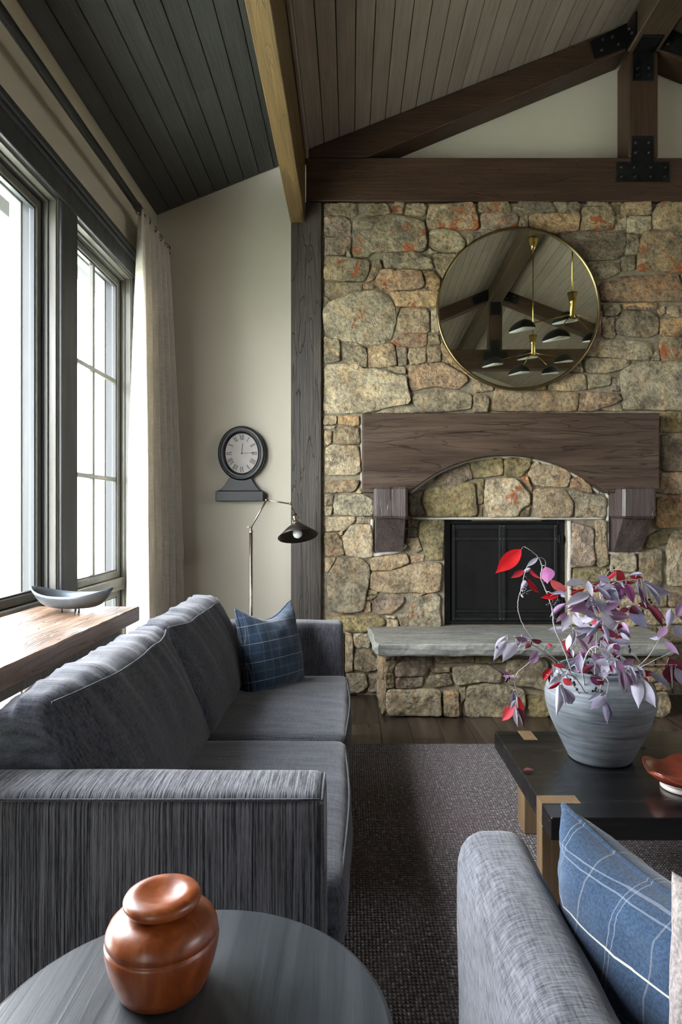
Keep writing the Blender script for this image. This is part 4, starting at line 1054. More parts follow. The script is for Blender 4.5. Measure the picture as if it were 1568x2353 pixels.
fl_ = [(x0+.006, zb1)]+[(xm_-.150+.075*t**.6, zb1+(zt_-zb1)*t) for t in (k/8 for k in range(9))][1:]+[(xm_+.150-.075*t**.6, zb1+(zt_-zb1)*t) for t in (1-k/8 for k in range(8))]+[(x1-.006, zb1)]
obj('flared_neck', prism(bmesh.new(), fl_, 4.455, 4.497, bev=.003), M['black'], ck)
obj('base', B(x0, x1, 4.430, 4.498, zb0, zb1, .004), M['black'], ck)

# ---------------------------------------------------------------- floor lamp
YL = 4.0
lp = thing('floor_lamp', 'slim pewter floor lamp with jointed arm and dark cone shade behind sofa', 'lamp')
def LP(px, py, dy=0.0): return PW(px, py, YL+dy)
base = LP(577, 1300); base.z = 0
bm = bmesh.new(); lathe(bm, [(0, 0), (.13, 0), (.13, .012), (.05, .022), (.018, .035), (.014, .06), (0, .06)], 32, (base.x, YL, .001)); obj('base', bm, M['steel'], lp, True)
top = LP(577, 1222)
bm = bmesh.new(); tube(bm, [(base.x, YL, .05), tuple(top)], .0105, 14); obj('pole', bm, M['steel'], lp, True)
j0, j1, j2 = LP(577, 1212), LP(613, 1149), LP(668, 1158)
bm = bmesh.new(); lathe(bm, [(.013, -.004), (.013, .006), (.007, .01), (.007, .03), (0, .032)], 14, tuple(top)); tube(bm, [j0+Vector((-.022, -.006, .003)), j0+Vector((.008, .0, .0))], .004, 8); obj('lower_knuckle', bm, M['steel'], lp, True)
bm = bmesh.new(); tube(bm, [j0, j1], .0055, 10); obj('lower_arm', bm, M['steel'], lp, True)
bm = bmesh.new(); tube(bm, [j1, j2], .0045, 10); obj('upper_arm', bm, M['steel'], lp, True)
bm = bmesh.new()
for q in (j1, j2):
    bmesh.ops.create_icosphere(bm, subdivisions=2, radius=.010, matrix=Matrix.Translation(q)); tube(bm, [q+Vector((0, -.018, 0)), q+Vector((0, .018, 0))], .0055, 8)
obj('knuckles', bm, M['steel'], lp, True)
apex, rim = LP(675, 1190), LP(684, 1238)
# the shade points down and slightly toward the viewer and the window
axd = Vector((.16, -.38, -1)).normalized(); Mx = Vector((0, 0, 1)).rotation_difference(-axd).to_matrix()
sc0 = LP(684, 1225, -.01)
sh = bmesh.new(); lathe(sh, [(.022, .062), (.028, .060), (.060, .035), (.122, -.020), (.1205, -.022), (.058, .032), (.026, .056)], 48, tuple(sc0), Mx)
sho = obj('lamp_shade', sh, M['shade'], lp, True)
bm = bmesh.new(); lathe(bm, [(0, .125), (.010, .125), (.012, .112), (.020, .108), (.020, .098), (.014, .095), (.014, .075), (.021, .070), (.023, .058), (0, .058)], 24, tuple(sc0), Mx); obj('socket', bm, M['steel'], lp, True)
bm = bmesh.new(); s_top = Vector(sc0)+Mx @ Vector((0, 0, .122)); tube(bm, [j2, j2+Vector((.004, 0, -.02)), s_top], .006, 8); obj('stem', bm, M['steel'], lp, True)
bm = bmesh.new()
for a in (0.4, 2.5, 4.6):
    d = Vector((math.cos(a), math.sin(a), 0))
    tube(bm, [Vector(sc0)+Mx @ (d*.019+Vector((0, 0, .108))), Vector(sc0)+Mx @ (d*.026+Vector((0, 0, .085))), Vector(sc0)+Mx @ (d*.030+Vector((0, 0, .070))), Vector(sc0)+Mx @ (d*.066+Vector((0, 0, .036)))], .0022, 6)
obj('shade_holder', bm, M['steel'], lp, True)
bm = bmesh.new(); lathe(bm, [(.012, .06), (.014, .035), (.026, .015), (.030, -.004), (.024, -.022), (.010, -.031), (0, -.033)], 24, tuple(sc0), Mx); obj('bulb', bm, M['bulb'], lp, True)

# ---------------------------------------------------------------- sofa along the windows
so = thing('sofa', 'long charcoal slub-weave sofa with its back to the windows', 'sofa')
def seam(parent, pts, r=.0042, mat='piping'):
    bm = bmesh.new(); tube(bm, spline(pts, 6), r, 6); return obj('piping', bm, M[mat], parent, True)
def mv(c, rot=None):
    c = Vector(c)
    def f(p, u, v, w_):
        return p+c
    return f
# arms
na = cushion_bm(.4375, .076, .285, .022, (.004, .004, .006), (40, 10, 24), mv((-.4925, 1.424, .335)), .0022, (6, 6, 6), 1)
naO = obj('near_arm', na, M['char'], so, True)
seam(naO, [(-.93, 1.352, .611), (-.5, 1.349, .612), (-.062, 1.352, .611)], .0032); seam(naO, [(-.058, 1.353, .60), (-.055, 1.352, .35), (-.058, 1.353, .06)], .0032)
seam(naO, [(-.058, 1.353, .608), (-.057, 1.424, .622), (-.058, 1.496, .608)], .003)
fa = cushion_bm(.445, .076, .285, .024, (.004, .004, .006), (30, 10, 20), mv((-.485, 3.500, .335)), .002, (6, 6, 6), 2)
obj('far_arm', fa, M['char_f'], so, True)
obj('back_frame', cushion_bm(.025, .99, .27, .02, (0, 0, 0), (4, 30, 8), mv((-.885, 2.462, .335))), M['char_f'], so, True)
obj('base_frame', B(-.86, -.045, 1.503, 3.42, .05, .185, .01), M['char_c'], so)
# seat cushions
for k, (y0, y1) in enumerate(((1.502, 2.455), (2.462, 3.420))):
    hy = (y1-y0)/2
    def fm(p, u, v, w_, y0=y0, hy=hy):
        q = p+Vector((-.438, y0+hy, .272)); return q
    sc = cushion_bm(.428, hy, .088, .040, (.014, .0, .016), (34, 40, 10), fm, .0045, (3, 13, 8), 5+k)
    sO = obj('seat_cushion', sc, M['char_c'], so, True)
    seam(sO, [(-.012-.010, y0+.03, .343), (-.004, y0+hy, .350), (-.022, y1-.03, .343)], .003)
# back cushions: stuffed, sagging toward the middle, pinched corners
def back_cushion(y0, y1, seed, top_sag):
    hy = (y1-y0)/2; yc = (y0+y1)/2
    def fm(p, u, v, w_):
        t = max(0.0, (p.z/.205+1)/2); s = p.x/.105                       # t: 0 bottom..1 top, s: -1 back..1 front
        vv = (p.y/hy)
        puff = (1-min(1, abs(vv))**4)
        xb = -.848+.010*t; xf = -.505-.165*t**1.1-.040*(1-puff)*t
        x = xb+(xf-xb)*(s+1)/2 + (.040*math.sin(PI*min(1, max(0, t*.9)))*puff if s > 0 else 0)*(s+1)/2
        z = .362+t*(.410-(.035 if s < 0 else 0)*(1-s)/2*1.0) + t*(.012*puff)-t*top_sag*(1-s)/2*puff
        y = yc+p.y*(1+.012*math.sin(PI*t))
        return Vector((x, y, z))
    bm = cushion_bm(.105, hy, .205, .030, (.0, .006, .012), (14, 56, 30), fm)
    bm.normal_update()
    o = Vector((seed*5.1, 0, seed*2.7))
    for v in bm.verts:                                           # folds run across the top edge and fade down the face
        t = max(0, min(1, (v.co.z-.36)/.41)); q = Vector((v.co.x*3.5+v.co.z*2.0, v.co.y*19+v.co.z*5, v.co.z*2.5))+o
        v.co += v.normal*((MN.noise(q)+.4*MN.noise(q*2.1))*.0125*(t**1.6)+MN.noise(q*.35)*.008)
    c = obj('back_cushion', bm, M['char_c'], so, True)
    return c
cA = back_cushion(1.512, 2.455, 1, .012); cB = back_cushion(2.465, 3.412, 2, .004)
for c, y0, y1 in ((cA, 1.53, 2.43), (cB, 2.485, 3.39)):
    # piping follows the real front top edge of each cushion
    me = c.data; pts = []
    for k in range(19):
        y = y0+(y1-y0)*k/18
        best = max((v.co for v in me.vertices if abs(v.co.y-y) < .028), key=lambda q: q.z*1.0+q.x*1.15)
        pts.append(Vector((best.x+.001, y, best.z+.001)))
    for _ in range(2): pts = [pts[0]]+[(pts[i-1]+pts[i]*2+pts[i+1])/4 for i in range(1, len(pts)-1)]+[pts[-1]]
    seam(c, pts, .0034)
bm = bmesh.new()
for x, y in ((-.87, 1.40), (-.10, 1.40), (-.87, 3.52), (-.10, 3.52)): box(bm, x-.025, x+.025, y-.025, y+.025, .013, .052, .003)
obj('feet', bm, M['black'], so)

# throw pillow builder
def pillow(name, mat, hw, hh, ht, loc, rot, label, ears=.12, seed=1, piping=True, dent=0.0, wr=.006):
    N = 26; bm = bmesh.new(); vs = {}
    def pos(u, v, s):
        e = ((1-u*u)*(1-v*v)); k = max(e, 0)**.42
        pu = u*hw*(1-ears*(1-v*v)*abs(u)**3*.8); pv = v*hh*(1-ears*(1-u*u)*abs(v)**3)
        if dent and v > 0: pv -= dent*(1-u*u)**1.5*v
        z = s*ht*k
        q = Vector((u*2.2+seed, v*2.2, s*1.0+seed)); z += s*(MN.noise(q*1.6)*wr*2+MN.noise(q*4)*wr)*min(1, k*2)
        return Vector((pu, pv, z))
    for s in (1, -1):
        for i in range(N+1):
            for j in range(N+1):
                u, v = math.sin((-1+2*i/N)*PI/2), math.sin((-1+2*j/N)*PI/2)
                edge = i in (0, N) or j in (0, N)
                key = (i, j, 0 if edge else s)
                if key not in vs: vs[key] = bm.verts.new(pos(u, v, s))
    for s in (1, -1):
        for i in range(N):
            for j in range(N):
                K = [(i, j), (i+1, j), (i+1, j+1), (i, j+1)]
                f = [vs[(a, b_, 0 if (a in (0, N) or b_ in (0, N)) else s)] for a, b_ in K]
                bm.faces.new(f if s == 1 else f[::-1])
    rim = [vs[(i, 0, 0)].co.copy() for i in range(N)]+[vs[(N, j, 0)].co.copy() for j in range(N)]+[vs[(N-i, N, 0)].co.copy() for i in range(N)]+[vs[(0, N-j, 0)].co.copy() for j in range(N)]
    o = obj(name, bm, mat, None, True); o.location = loc; o.rotation_euler = rot
    tag(o, label, 'pillow')
    if piping:
        b2 = bmesh.new(); tube(b2, rim+[rim[0]], .0042, 6, False); obj('piping', b2, mat, o, True)
    return o
pillow('throw_pillow', M['blue'], .19, .215, .10, (-.385, 3.20, .538), (PI/2-.22, .0, .92),
       'blue windowpane-plaid pillow leaning in the far corner of the charcoal sofa', .12, 3, True, .05)

# ---------------------------------------------------------------- console table under the window
co = thing('console_table', 'thick weathered wooden console table between the window and sofa', 'table')
bm = bmesh.new(); box(bm, -1.288, -.868, .35, 2.72, .752, .812, .004)
bmesh.ops.subdivide_edges(bm, edges=[e for e in bm.edges if abs(e.verts[0].co.y-e.verts[1].co.y) > 1], cuts=60)
for v in bm.verts:
    if v.co.x > -.9: v.co.x += MN.noise(Vector((v.co.y*5, v.co.z*8, 1)))*.007
    if v.co.z > .8 and v.co.x > -.9: v.co.z -= abs(MN.noise(Vector((v.co.y*9, 3, 1))))*.004
obj('table_top', bm, M['console'], co)
obj('apron', B(-.945, -.915, .42, 2.64, .700, .7515, .003), M['console_leg'], co)
obj('apron', B(-1.265, -1.235, .42, 2.64, .700, .7515, .003), M['console_leg'], co)
for x in (-1.262, -.962):
    for y in (.45, 2.55): obj('leg', B(x, x+.045, y, y+.055, .001, .6995, .003), M['console_leg'], co)
# boat-shaped metal bowl on three little feet
bo = thing('footed_bowl', 'blue-grey boat-shaped metal bowl on thin feet at console end', 'bowl', loc=(-1.085, 2.575, .812))
bm = bmesh.new(); NU, NV = 36, 14; sh_ = []
def bowlp(a, t, inner):
    L, Wd = .168, .088
    ca, sa = math.cos(a), math.sin(a)
    rx = L*(abs(t)**.75); ry = Wd*(abs(t)**.7)
    zz = .014+.050*t**3.2+.030*(t**4)*(abs(ca)**2.5)
    p = Vector((rx*ca, ry*sa*(1-.25*abs(ca)**4), zz))
    if inner: p.z += .0035; p.x *= .975; p.y *= .955
    return p
for inner in (False, True):
    rows = []
    for i in range(NV+1):
        t = max(i/NV, .001); rows.append([bm.verts.new(bowlp(2*PI*j/NU, t, inner)) for j in range(NU)])
    for i in range(NV):
        for j in range(NU): bm.faces.new((rows[i][j], rows[i][(j+1) % NU], rows[i+1][(j+1) % NU], rows[i+1][j]))
    sh_.append(rows[-1])
for j in range(NU): bm.faces.new((sh_[0][j], sh_[0][(j+1) % NU], sh_[1][(j+1) % NU], sh_[1][j]))
bmesh.ops.remove_doubles(bm, verts=bm.verts, dist=2e-4)
obj('shell', bm, M['pewter_bowl'], bo, True)
for x, y in ((-.030, -.022), (.035, -.012), (0, .026)):
    bm = bmesh.new(); lathe(bm, [(0, 0), (.0045, 0), (.0032, .005), (.0026, .016), (.004, .024)], 10, (x, y, 0)); obj('foot', bm, M['black'], bo, True)
bo.rotation_euler = (0, 0, -.12)

# ---------------------------------------------------------------- rug
bm = bmesh.new(); far = []; nx = 160
for i in range(nx+1):
    x = -.35+3.6*i/nx; far.append((x, 3.385+.006*MN.noise(Vector((x*40, 0, 0)))+.004*MN.noise(Vector((x*9, 2, 0)))))
poly = [(-.35, .15), (3.25, .15)]+far[::-1]
rg = obj('area_rug', prism(bm, poly, .001, .0125, 'z'), M['rug']); tag(rg, 'chunky hand-woven brown and grey rug between the sofas', 'rug')

# ---------------------------------------------------------------- coffee table
ct = thing('coffee_table', 'low black wood coffee table with honey-coloured inlaid legs', 'table')
TX0, TX1, TY0, TY1, TZ0, TZ1 = .5516, 2.05, 1.816, 2.533, .297, .360
obj('table_top', B(TX0, TX1, TY0, TY1, TZ0, TZ1, .002), M['table_black'], ct)
LEG = [(TX0-.0012, TX0+.112, 1.903, 1.957), (.640, .690, 2.435, 2.5345), (TX1-.112, TX1+.0012, 1.903, 1.957), (1.93, 1.98, 2.435, 2.5345)]
for (a, b_, c, d) in LEG:
    lg = obj('leg', B(a, b_, c, d, .0135, .2965, .002), M['inlay'], ct)
    obj('end_grain_inlay', B(a, b_, c, d, .297, .3612, .0004), M['inlay'], lg)

vz = TZ1+.0005
va = obj('clay_vase', bmesh.new(), M['vase']); bm = bmesh.new()
VX, VY = .852, 2.262
lathe(bm, [(0, 0), (.098, 0), (.104, .006), (.118, .035), (.142, .085), (.164, .135), (.179, .185), (.182, .220), (.172, .252), (.150, .275), (.134, .287), (.132, .296), (.138, .304), (.136, .310), (.128, .309), (.122, .298), (.126, .285), (.150, .255), (.165, .215), (.150, .13), (.10, .02), (0, .02)], 72, (VX, VY, vz))
for v in bm.verts:
    q = v.co; k = 1+.010*MN.noise(Vector((q.x*7, q.y*7, q.z*9))); v.co.x = VX+(q.x-VX)*k; v.co.y = VY+(q.y-VY)*k
bmesh.ops.recalc_face_normals(bm, faces=bm.faces); bm.to_mesh(va.data); bm.free()
for p in va.data.polygons: p.use_smooth = True
tag(va, 'big round weathered grey-blue clay vase on the coffee table', 'vase')

# red-brown lacquered petal bowl
bw_ = thing('petal_bowl', 'red-brown lacquered wavy-rimmed bowl with pale foot on coffee table', 'bowl', loc=(1.012, 2.010, TZ1+.0008))
bm = bmesh.new(); NU = 60; prev = None; rr_ = []
prof = [(.062, .014), (.085, .024), (.108, .042), (.124, .062), (.131, .078), (.1285, .079), (.119, .062), (.102, .042), (.075, .026), (0.0001, .020)]
for r, z in prof:
    r *= .86; z = .014+(z-.014)*.68; row = []
    for j in range(NU):
        a = 2*PI*j/NU; k = max(0, (z-.018)/.042); wv = math.cos(5*a+.6)
        row.append(bm.verts.new((r*(1+.055*wv*k)*math.cos(a), r*(1+.055*wv*k)*math.sin(a), z+.010*wv*k*k)))
    rr_.append(row)
for i in range(len(rr_)-1):
    for j in range(NU): bm.faces.new((rr_[i][j], rr_[i][(j+1) % NU], rr_[i+1][(j+1) % NU], rr_[i+1][j]))
bmesh.ops.remove_doubles(bm, verts=bm.verts, dist=3e-4)
obj('shell', bm, M['copper'], bw_, True)
bm = bmesh.new(); lathe(bm, [(.054, .016), (.064, .014), (.066, .003), (.063, 0), (.056, 0), (.052, .012)], 40); obj('foot_ring', bm, M['bowl_foot'], bw_, True)

# ---------------------------------------------------------------- round side table and turned jar
st = thing('side_table', 'round slate-grey wooden side table in the near foreground', 'table', loc=(-.208, .822, 0))
bm = bmesh.new(); lathe(bm, [(0, .525), (.255, .525), (.2635, .531), (.2645, .540), (.262, .548), (.257, .550), (0, .550)], 96); obj('round_top', bm, M['side_top'], st, False)
for p in st.children[0].data.polygons: p.use_smooth = abs(p.normal.z) < .9
for k in range(3):
    a = .9+2*PI*k/3; bm = bmesh.new(); tube(bm, [(.10*math.cos(a), .10*math.sin(a), .5245), (.20*math.cos(a), .20*math.sin(a), .013)], [.020, .013], 12); obj('leg', bm, M['side_top'], st, True)
jr = thing('lidded_jar', 'orange-brown turned wooden jar with dimpled lid on the round side table', 'jar', loc=(-.258, .907, .5507))
bm = bmesh.new(); lathe(bm, [(0, 0), (.052, 0), (.057, .003), (.064, .018), (.071, .038), (.0755, .058), (.0762, .068), (.0752, .0715), (.0735, .0725), (.0735, .0745), (.0750, .0755), (.0742, .082), (.070, .091), (.062, .099), (.050, .1045), (.040, .106), (0, .106)], 72); obj('jar_body', bm, M['jar'], jr, True)
bm = bmesh.new(); lathe(bm, [(0, .1063), (.038, .1063), (.040, .110), (.048, .1125), (.0515, .1175), (.0520, .122), (.0495, .1265), (.044, .1295), (.036, .131), (.030, .1300), (.022, .1265), (.012, .1235), (0, .1228)], 72); obj('lid', bm, M['jar'], jr, True)
jr.rotation_euler = (0, 0, .3)

# ---------------------------------------------------------------- second sofa, right foreground
s2 = thing('sofa', 'light grey cross-weave sofa with rounded arm in the right foreground', 'sofa')
ar = cushion_bm(.0655, .48, .287, .050, (.004, .006, .012), (14, 64, 24), mv((.2595, .755, .334)), .0035, (7, 7, 7), 8)
obj('left_arm', ar, M['grey'], s2, True)
ar = cushion_bm(.0655, .48, .287, .050, (.004, .006, .012), (10, 30, 14), mv((2.26, .755, .334)), .0035, (7, 7, 7), 9)
obj('right_arm', ar, M['grey'], s2, True)
obj('base_frame', B(.328, 2.192, .30, 1.20, .05, .20, .01), M['grey'], s2)
obj('back_frame', cushion_bm(.933, .05, .27, .03, (0, 0, .01), (30, 6, 10), mv((1.26, .325, .40))), M['grey'], s2, True)
for k in range(2):
    obj('seat_cushion', cushion_bm(.462, .41, .085, .040, (.0, .014, .014), (30, 26, 8), mv((.797+k*.93, .79, .288)), .004, (9, 5, 5), 12+k), M['grey'], s2, True)
    obj('back_cushion', cushion_bm(.455, .075, .19, .040, (.0, .03, .012), (30, 8, 16), mv((.83+k*.93, .445, .57)), .005, (9, 5, 5), 15+k), M['grey'], s2, True)
bm = bmesh.new()
for x, y in ((.26, .42), (.26, 1.17), (2.26, .42), (2.26, 1.17)): box(bm, x-.025, x+.025, y-.025, y+.025, .013, .052, .003)
obj('feet', bm, M['black'], s2)
pillow('throw_pillow', M['blue2'], .215, .160, .085, (.428, .872, .566), (PI/2, .0, -1.17),
       'blue windowpane-plaid pillow inside the arm of the right foreground sofa', .10, 6, True, .02)
pillow('throw_pillow', M['taupe'], .135, .17, .055, (.425, .622, .628), (PI/2-.1, .0, -.95),
       'taupe pillow at the bottom right corner beside the blue plaid pillow', .10, 9, False, .0)

# ---------------------------------------------------------------- leafy branches in the vase
LCOL = {'l': (.33, .30, .40), 'w': (.47, .45, .53), 'm': (.22, .11, .19), 'p': (.25, .065, .18), 'v': (.34, .20, .34),
        'r': (.30, .012, .020), 'R': (.60, .006, .010), 'c': (.85, .16, .15), 'k': (.80, .10, .17), 'd': (.16, .025, .045), 's': (.20, .19, .30), 'g': (.30, .30, .38)}
def leaf_mesh(nm, fold, curl, side):
    bm = bmesh.new(); rows = []; n = 9
    for i in range(n+1):
        t = i/n; wd = (math.sin(PI*t**.82)**1.0 if 0 < t < 1 else 0)*.5
        if t > .75: wd *= 1-(t-.75)*2.0
        zc_ = -curl*(t-.5)**2*1.2+curl*.3
        row = []
        for k in (-1, -.5, 0, .5, 1):
            y = k*wd; row.append(bm.verts.new((t, y*math.cos(fold), zc_+abs(y)*math.sin(fold)+.03*side*math.sin(t*9)*k*wd)))
        rows.append(row)
    for i in range(n):
        for k in range(4): bm.faces.new((rows[i][k], rows[i][k+1], rows[i+1][k+1], rows[i+1][k]))
    bmesh.ops.remove_doubles(bm, verts=bm.verts, dist=1e-5)
    me = bpy.data.meshes.new(nm); bmesh.ops.recalc_face_normals(bm, faces=bm.faces); bm.to_mesh(me); bm.free(); me.materials.append(M['leaf'])
    for p in me.polygons: p.use_smooth = True
    return me
LM = [leaf_mesh('leaf', .35, .18, 1), leaf_mesh('leaf', .65, .30, -1), leaf_mesh('leaf', .15, -.15, 1), leaf_mesh('leaf', .9, .22, 1)]
bmb = bmesh.new(); bmesh.ops.create_icosphere(bmb, subdivisions=2, radius=.0046); BER = bpy.data.meshes.new('berry'); bmb.to_mesh(BER); bmb.free(); BER.materials.append(M['berry'])
for p in BER.polygons: p.use_smooth = True
lr = random.Random(21)
def put_leaf(parent, bx, by, tx, ty, ratio, col, Y):
    dY = lr.uniform(-.03, .03); b0 = PW(bx, by, Y); t0 = PW(tx, ty, Y+dY)
    x = (t0-b0); L = x.length; x.normalize()
    view = Vector((0, 0, H))-b0; view.normalize(); z = (view-x*view.dot(x)).normalized()
    tilt = lr.uniform(-.55, .55); z = Matrix.Rotation(tilt, 3, x) @ z; y = z.cross(x)
    if lr.random() < .5: y = -y; z = x.cross(y)
    o = bpy.data.objects.new('leaf', lr.choice(LM)); link(o, parent)
    Wd = L*ratio/max(.7, math.cos(tilt))*1.16; L *= 1.10
    Mx = Matrix(((x.x*L, y.x*Wd, z.x*L*.55, b0.x), (x.y*L, y.y*Wd, z.y*L*.55, b0.y), (x.z*L, y.z*Wd, z.z*L*.55, b0.z), (0, 0, 0, 1)))
    o.matrix_world = Mx
    c = LCOL[col]; f = lr.uniform(.85, 1.15); o.color = (c[0]*f, c[1]*f, c[2]*f, 1)
    # short leaf stalk
    return o
def branch(label, pts, leaves, berries=(), r=.0030, twigs=(), extra=0, span=(.35, 1.0)):
    """pts = [(px, py, depth)...] from vase mouth to tip; leaves and berries hang off it"""
    br = thing('leafy_branch', label, 'branch', 'cut branches in the clay vase')
    P = spline([PW(*p) for p in pts], 6); n = len(P); bm = bmesh.new()
    P = [p+Vector((lr.uniform(-1, 1), lr.uniform(-1, 1), lr.uniform(-1, 1)))*.0010 for p in P]
    tube(bm, P, [r*(1-.65*k/(n-1)) for k in range(n)], 7); obj('stem', bm, M['stem'], br, True)
    def depth(x, y):
        q = min(pts, key=lambda p: (p[0]-x)**2+(p[1]-y)**2); return q[2]
    for tw in twigs:
        bm = bmesh.new(); D = depth(tw[0], tw[1]); tube(bm, spline([PW(tw[i], tw[i+1], D) for i in range(0, len(tw), 2)], 4), .0012, 5); obj('twig', bm, M['stem'], br, True)
    for lf in leaves:
        bx, by, tx, ty, ra, col = lf[:6]; D = depth(bx, by)+(lf[6] if len(lf) > 6 else lr.uniform(-.035, .02))
        put_leaf(br, bx, by, tx, ty, ra, col, D)
        q = min(P, key=lambda p: (p-PW(bx, by, D)).length); b0 = PW(bx, by, D)
        if .004 < (q-b0).length < .12:
            bm = bmesh.new(); tube(bm, [q, (q+b0)/2+Vector((0, 0, .003)), b0], .0010, 5); obj('leaf_stalk', bm, M['stem'], br, True)
    for k in range(extra):
        t = span[0]+(span[1]-span[0])*(k+lr.random())/extra; q = P[min(n-1, int(t*(n-1)))]
        px = CX+F*q.x/q.y; py = CY-F*(q.z-H)/q.y; a = lr.uniform(-.5, 3.6) if k % 2 else lr.uniform(-.3, 1.3)
        s0 = lr.uniform(6, 20); L_ = lr.uniform(22, 46); bx, by = px+s0*math.cos(a), py+s0*math.sin(a)*.6
        a2 = a+lr.uniform(-.6, .6); D = q.y+lr.uniform(-.05, .05)
        put_leaf(br, bx, by, bx+L_*math.cos(a2), by+L_*math.sin(a2), lr.uniform(.3, .5), lr.choice('wwwllllvmmrdg'), D)
        b0 = PW(bx, by, D); bm = bmesh.new(); tube(bm, [q, (q+b0)/2+Vector((0, 0, .003)), b0], .0010, 5); obj('leaf_stalk', bm, M['stem'], br, True)
    for x, y in berries:
        o = bpy.data.objects.new('berry', BER); link(o, br); o.location = PW(x, y, depth(x, y)-.01)
        q = min(P, key=lambda p: (p-o.location).length)
        if (q-o.location).length < .1:
            bm = bmesh.new(); tube(bm, [q, (q+o.location)/2+Vector((0, 0, .004)), o.location], .0008, 4); obj('berry_stalk', bm, M['stem'], br, True)
    return br
branch('tallest arching branch with one bright red leaf hanging at its tip', [(1345,1600,2.25),(1316,1545,2.24),(1300,1500,2.22),(1275,1440,2.20),(1270,1400,2.18),(1256,1360,2.17),(1244,1328,2.16),(1246,1300,2.16),(1237,1280,2.16),(1222,1266,2.15),(1206,1256,2.15)],
 [(1199,1262,1144,1313,.42,'R'), (1237,1281,1212,1301,.30,'w'), (1254,1302,1258,1338,.82,'p'), (1265,1331,1301,1356,.36,'c'), (1287,1367,1246,1373,.34,'R'), (1270,1365,1299,1361,.42,'l'), (1290,1360,1299,1372,.7,'l')],
 [(1273,1381),(1276,1390),(1285,1380),(1283,1366),(1258,1390)], .0034, [(1238,1281,1248,1283,1254,1291,1254,1302), (1282,1364,1282,1376,1276,1388)])
branch('thin curved branch left of the tallest one with small red leaves', [(1340,1600,2.30),(1300,1540,2.30),(1262,1500,2.29),(1228,1468,2.28),(1205,1440,2.27),(1193,1410,2.26),(1191,1385,2.25),(1198,1352,2.24),(1206,1320,2.23),(1212,1302,2.22)],
 [(1206,1310,1177,1327,.36,'r'), (1217,1305,1243,1329,.36,'r'), (1211,1328,1238,1359,.26,'r'), (1210,1336,1198,1355,.55,'l'), (1205,1314,1219,1306,.6,'w'), (1197,1364,1203,1373,.6,'w')],
 [(1203,1360),(1208,1358),(1213,1364),(1211,1354)], .0026, [(1200,1366,1210,1360,1222,1356)])
branch('low branch reaching left over the hearth with pale drooping leaves', [(1345,1610,2.2),(1310,1545,2.18),(1270,1510,2.15),(1225,1482,2.12),(1190,1467,2.10),(1167,1462,2.09)],
 [(1166,1461,1139,1490,.20,'w'), (1166,1471,1137,1515,.34,'w'), (1191,1476,1158,1518,.46,'w'), (1187,1464,1211,1472,.42,'m'), (1199,1458,1218,1466,.50,'w'), (1220,1469,1244,1474,.34,'d'), (1223,1474,1208,1490,.42,'d'), (1188,1486,1198,1474,.5,'g'), (1260,1478,1266,1486,.6,'r')], (), .0030)
branch('low branch curling down left of the vase with dark crimson leaves', [(1345,1612,2.14),(1300,1550,2.12),(1262,1511,2.10),(1236,1512,2.08),(1213,1526,2.06),(1189,1548,2.05),(1184,1570,2.04),(1190,1598,2.04)],
 [(1216,1526,1234,1497,.58,'v'), (1184,1556,1157,1553,.30,'m'), (1172,1553,1150,1542,.3,'m'), (1193,1602,1197,1635,.46,'r'), (1186,1622,1157,1654,.44,'r'), (1186,1622,1190,1667,.16,'w'), (1189,1628,1204,1670,.20,'d'), (1192,1640,1201,1667,.16,'w'), (1180,1588,1178,1610,.5,'g'), (1187,1608,1175,1628,.4,'l')],
 [(1166,1561),(1170,1558),(1164,1564)], .0022)
branch('branch reaching straight up then right with a fan of grey-lilac leaves', [(1370,1610,2.32),(1388,1540,2.32),(1392,1480,2.31),(1384,1410,2.30),(1380,1350,2.29),(1386,1327,2.28),(1398,1342,2.27),(1430,1334,2.26),(1478,1330,2.25)],
 [(1437,1333,1413,1312,.55,'r'), (1416,1313,1391,1333,.26,'r'), (1480,1330,1448,1325,.30,'r'), (1447,1322,1476,1318,.26,'l'), (1478,1331,1542,1362,.42,'l'), (1480,1338,1513,1393,.22,'w'), (1461,1337,1484,1392,.30,'w'), (1468,1345,1492,1390,.26,'m'), (1440,1340,1455,1383,.36,'p'), (1438,1343,1429,1367,.42,'p'), (1397,1342,1431,1369,.46,'w'), (1372,1355,1433,1374,.36,'g'), (1400,1338,1424,1343,.35,'d'), (1484,1388,1521,1438,.30,'d'), (1466,1386,1500,1402,.4,'d'), (1502,1390,1530,1425,.14,'d'), (1387,1358,1400,1376,.5,'m'), (1430,1334,1436,1350,.5,'l')],
 [(1411,1305),(1493,1378),(1497,1384)], .0030, [(1386,1327,1382,1312), (1411,1306,1416,1320,1420,1334)], 16, (.2, .95))
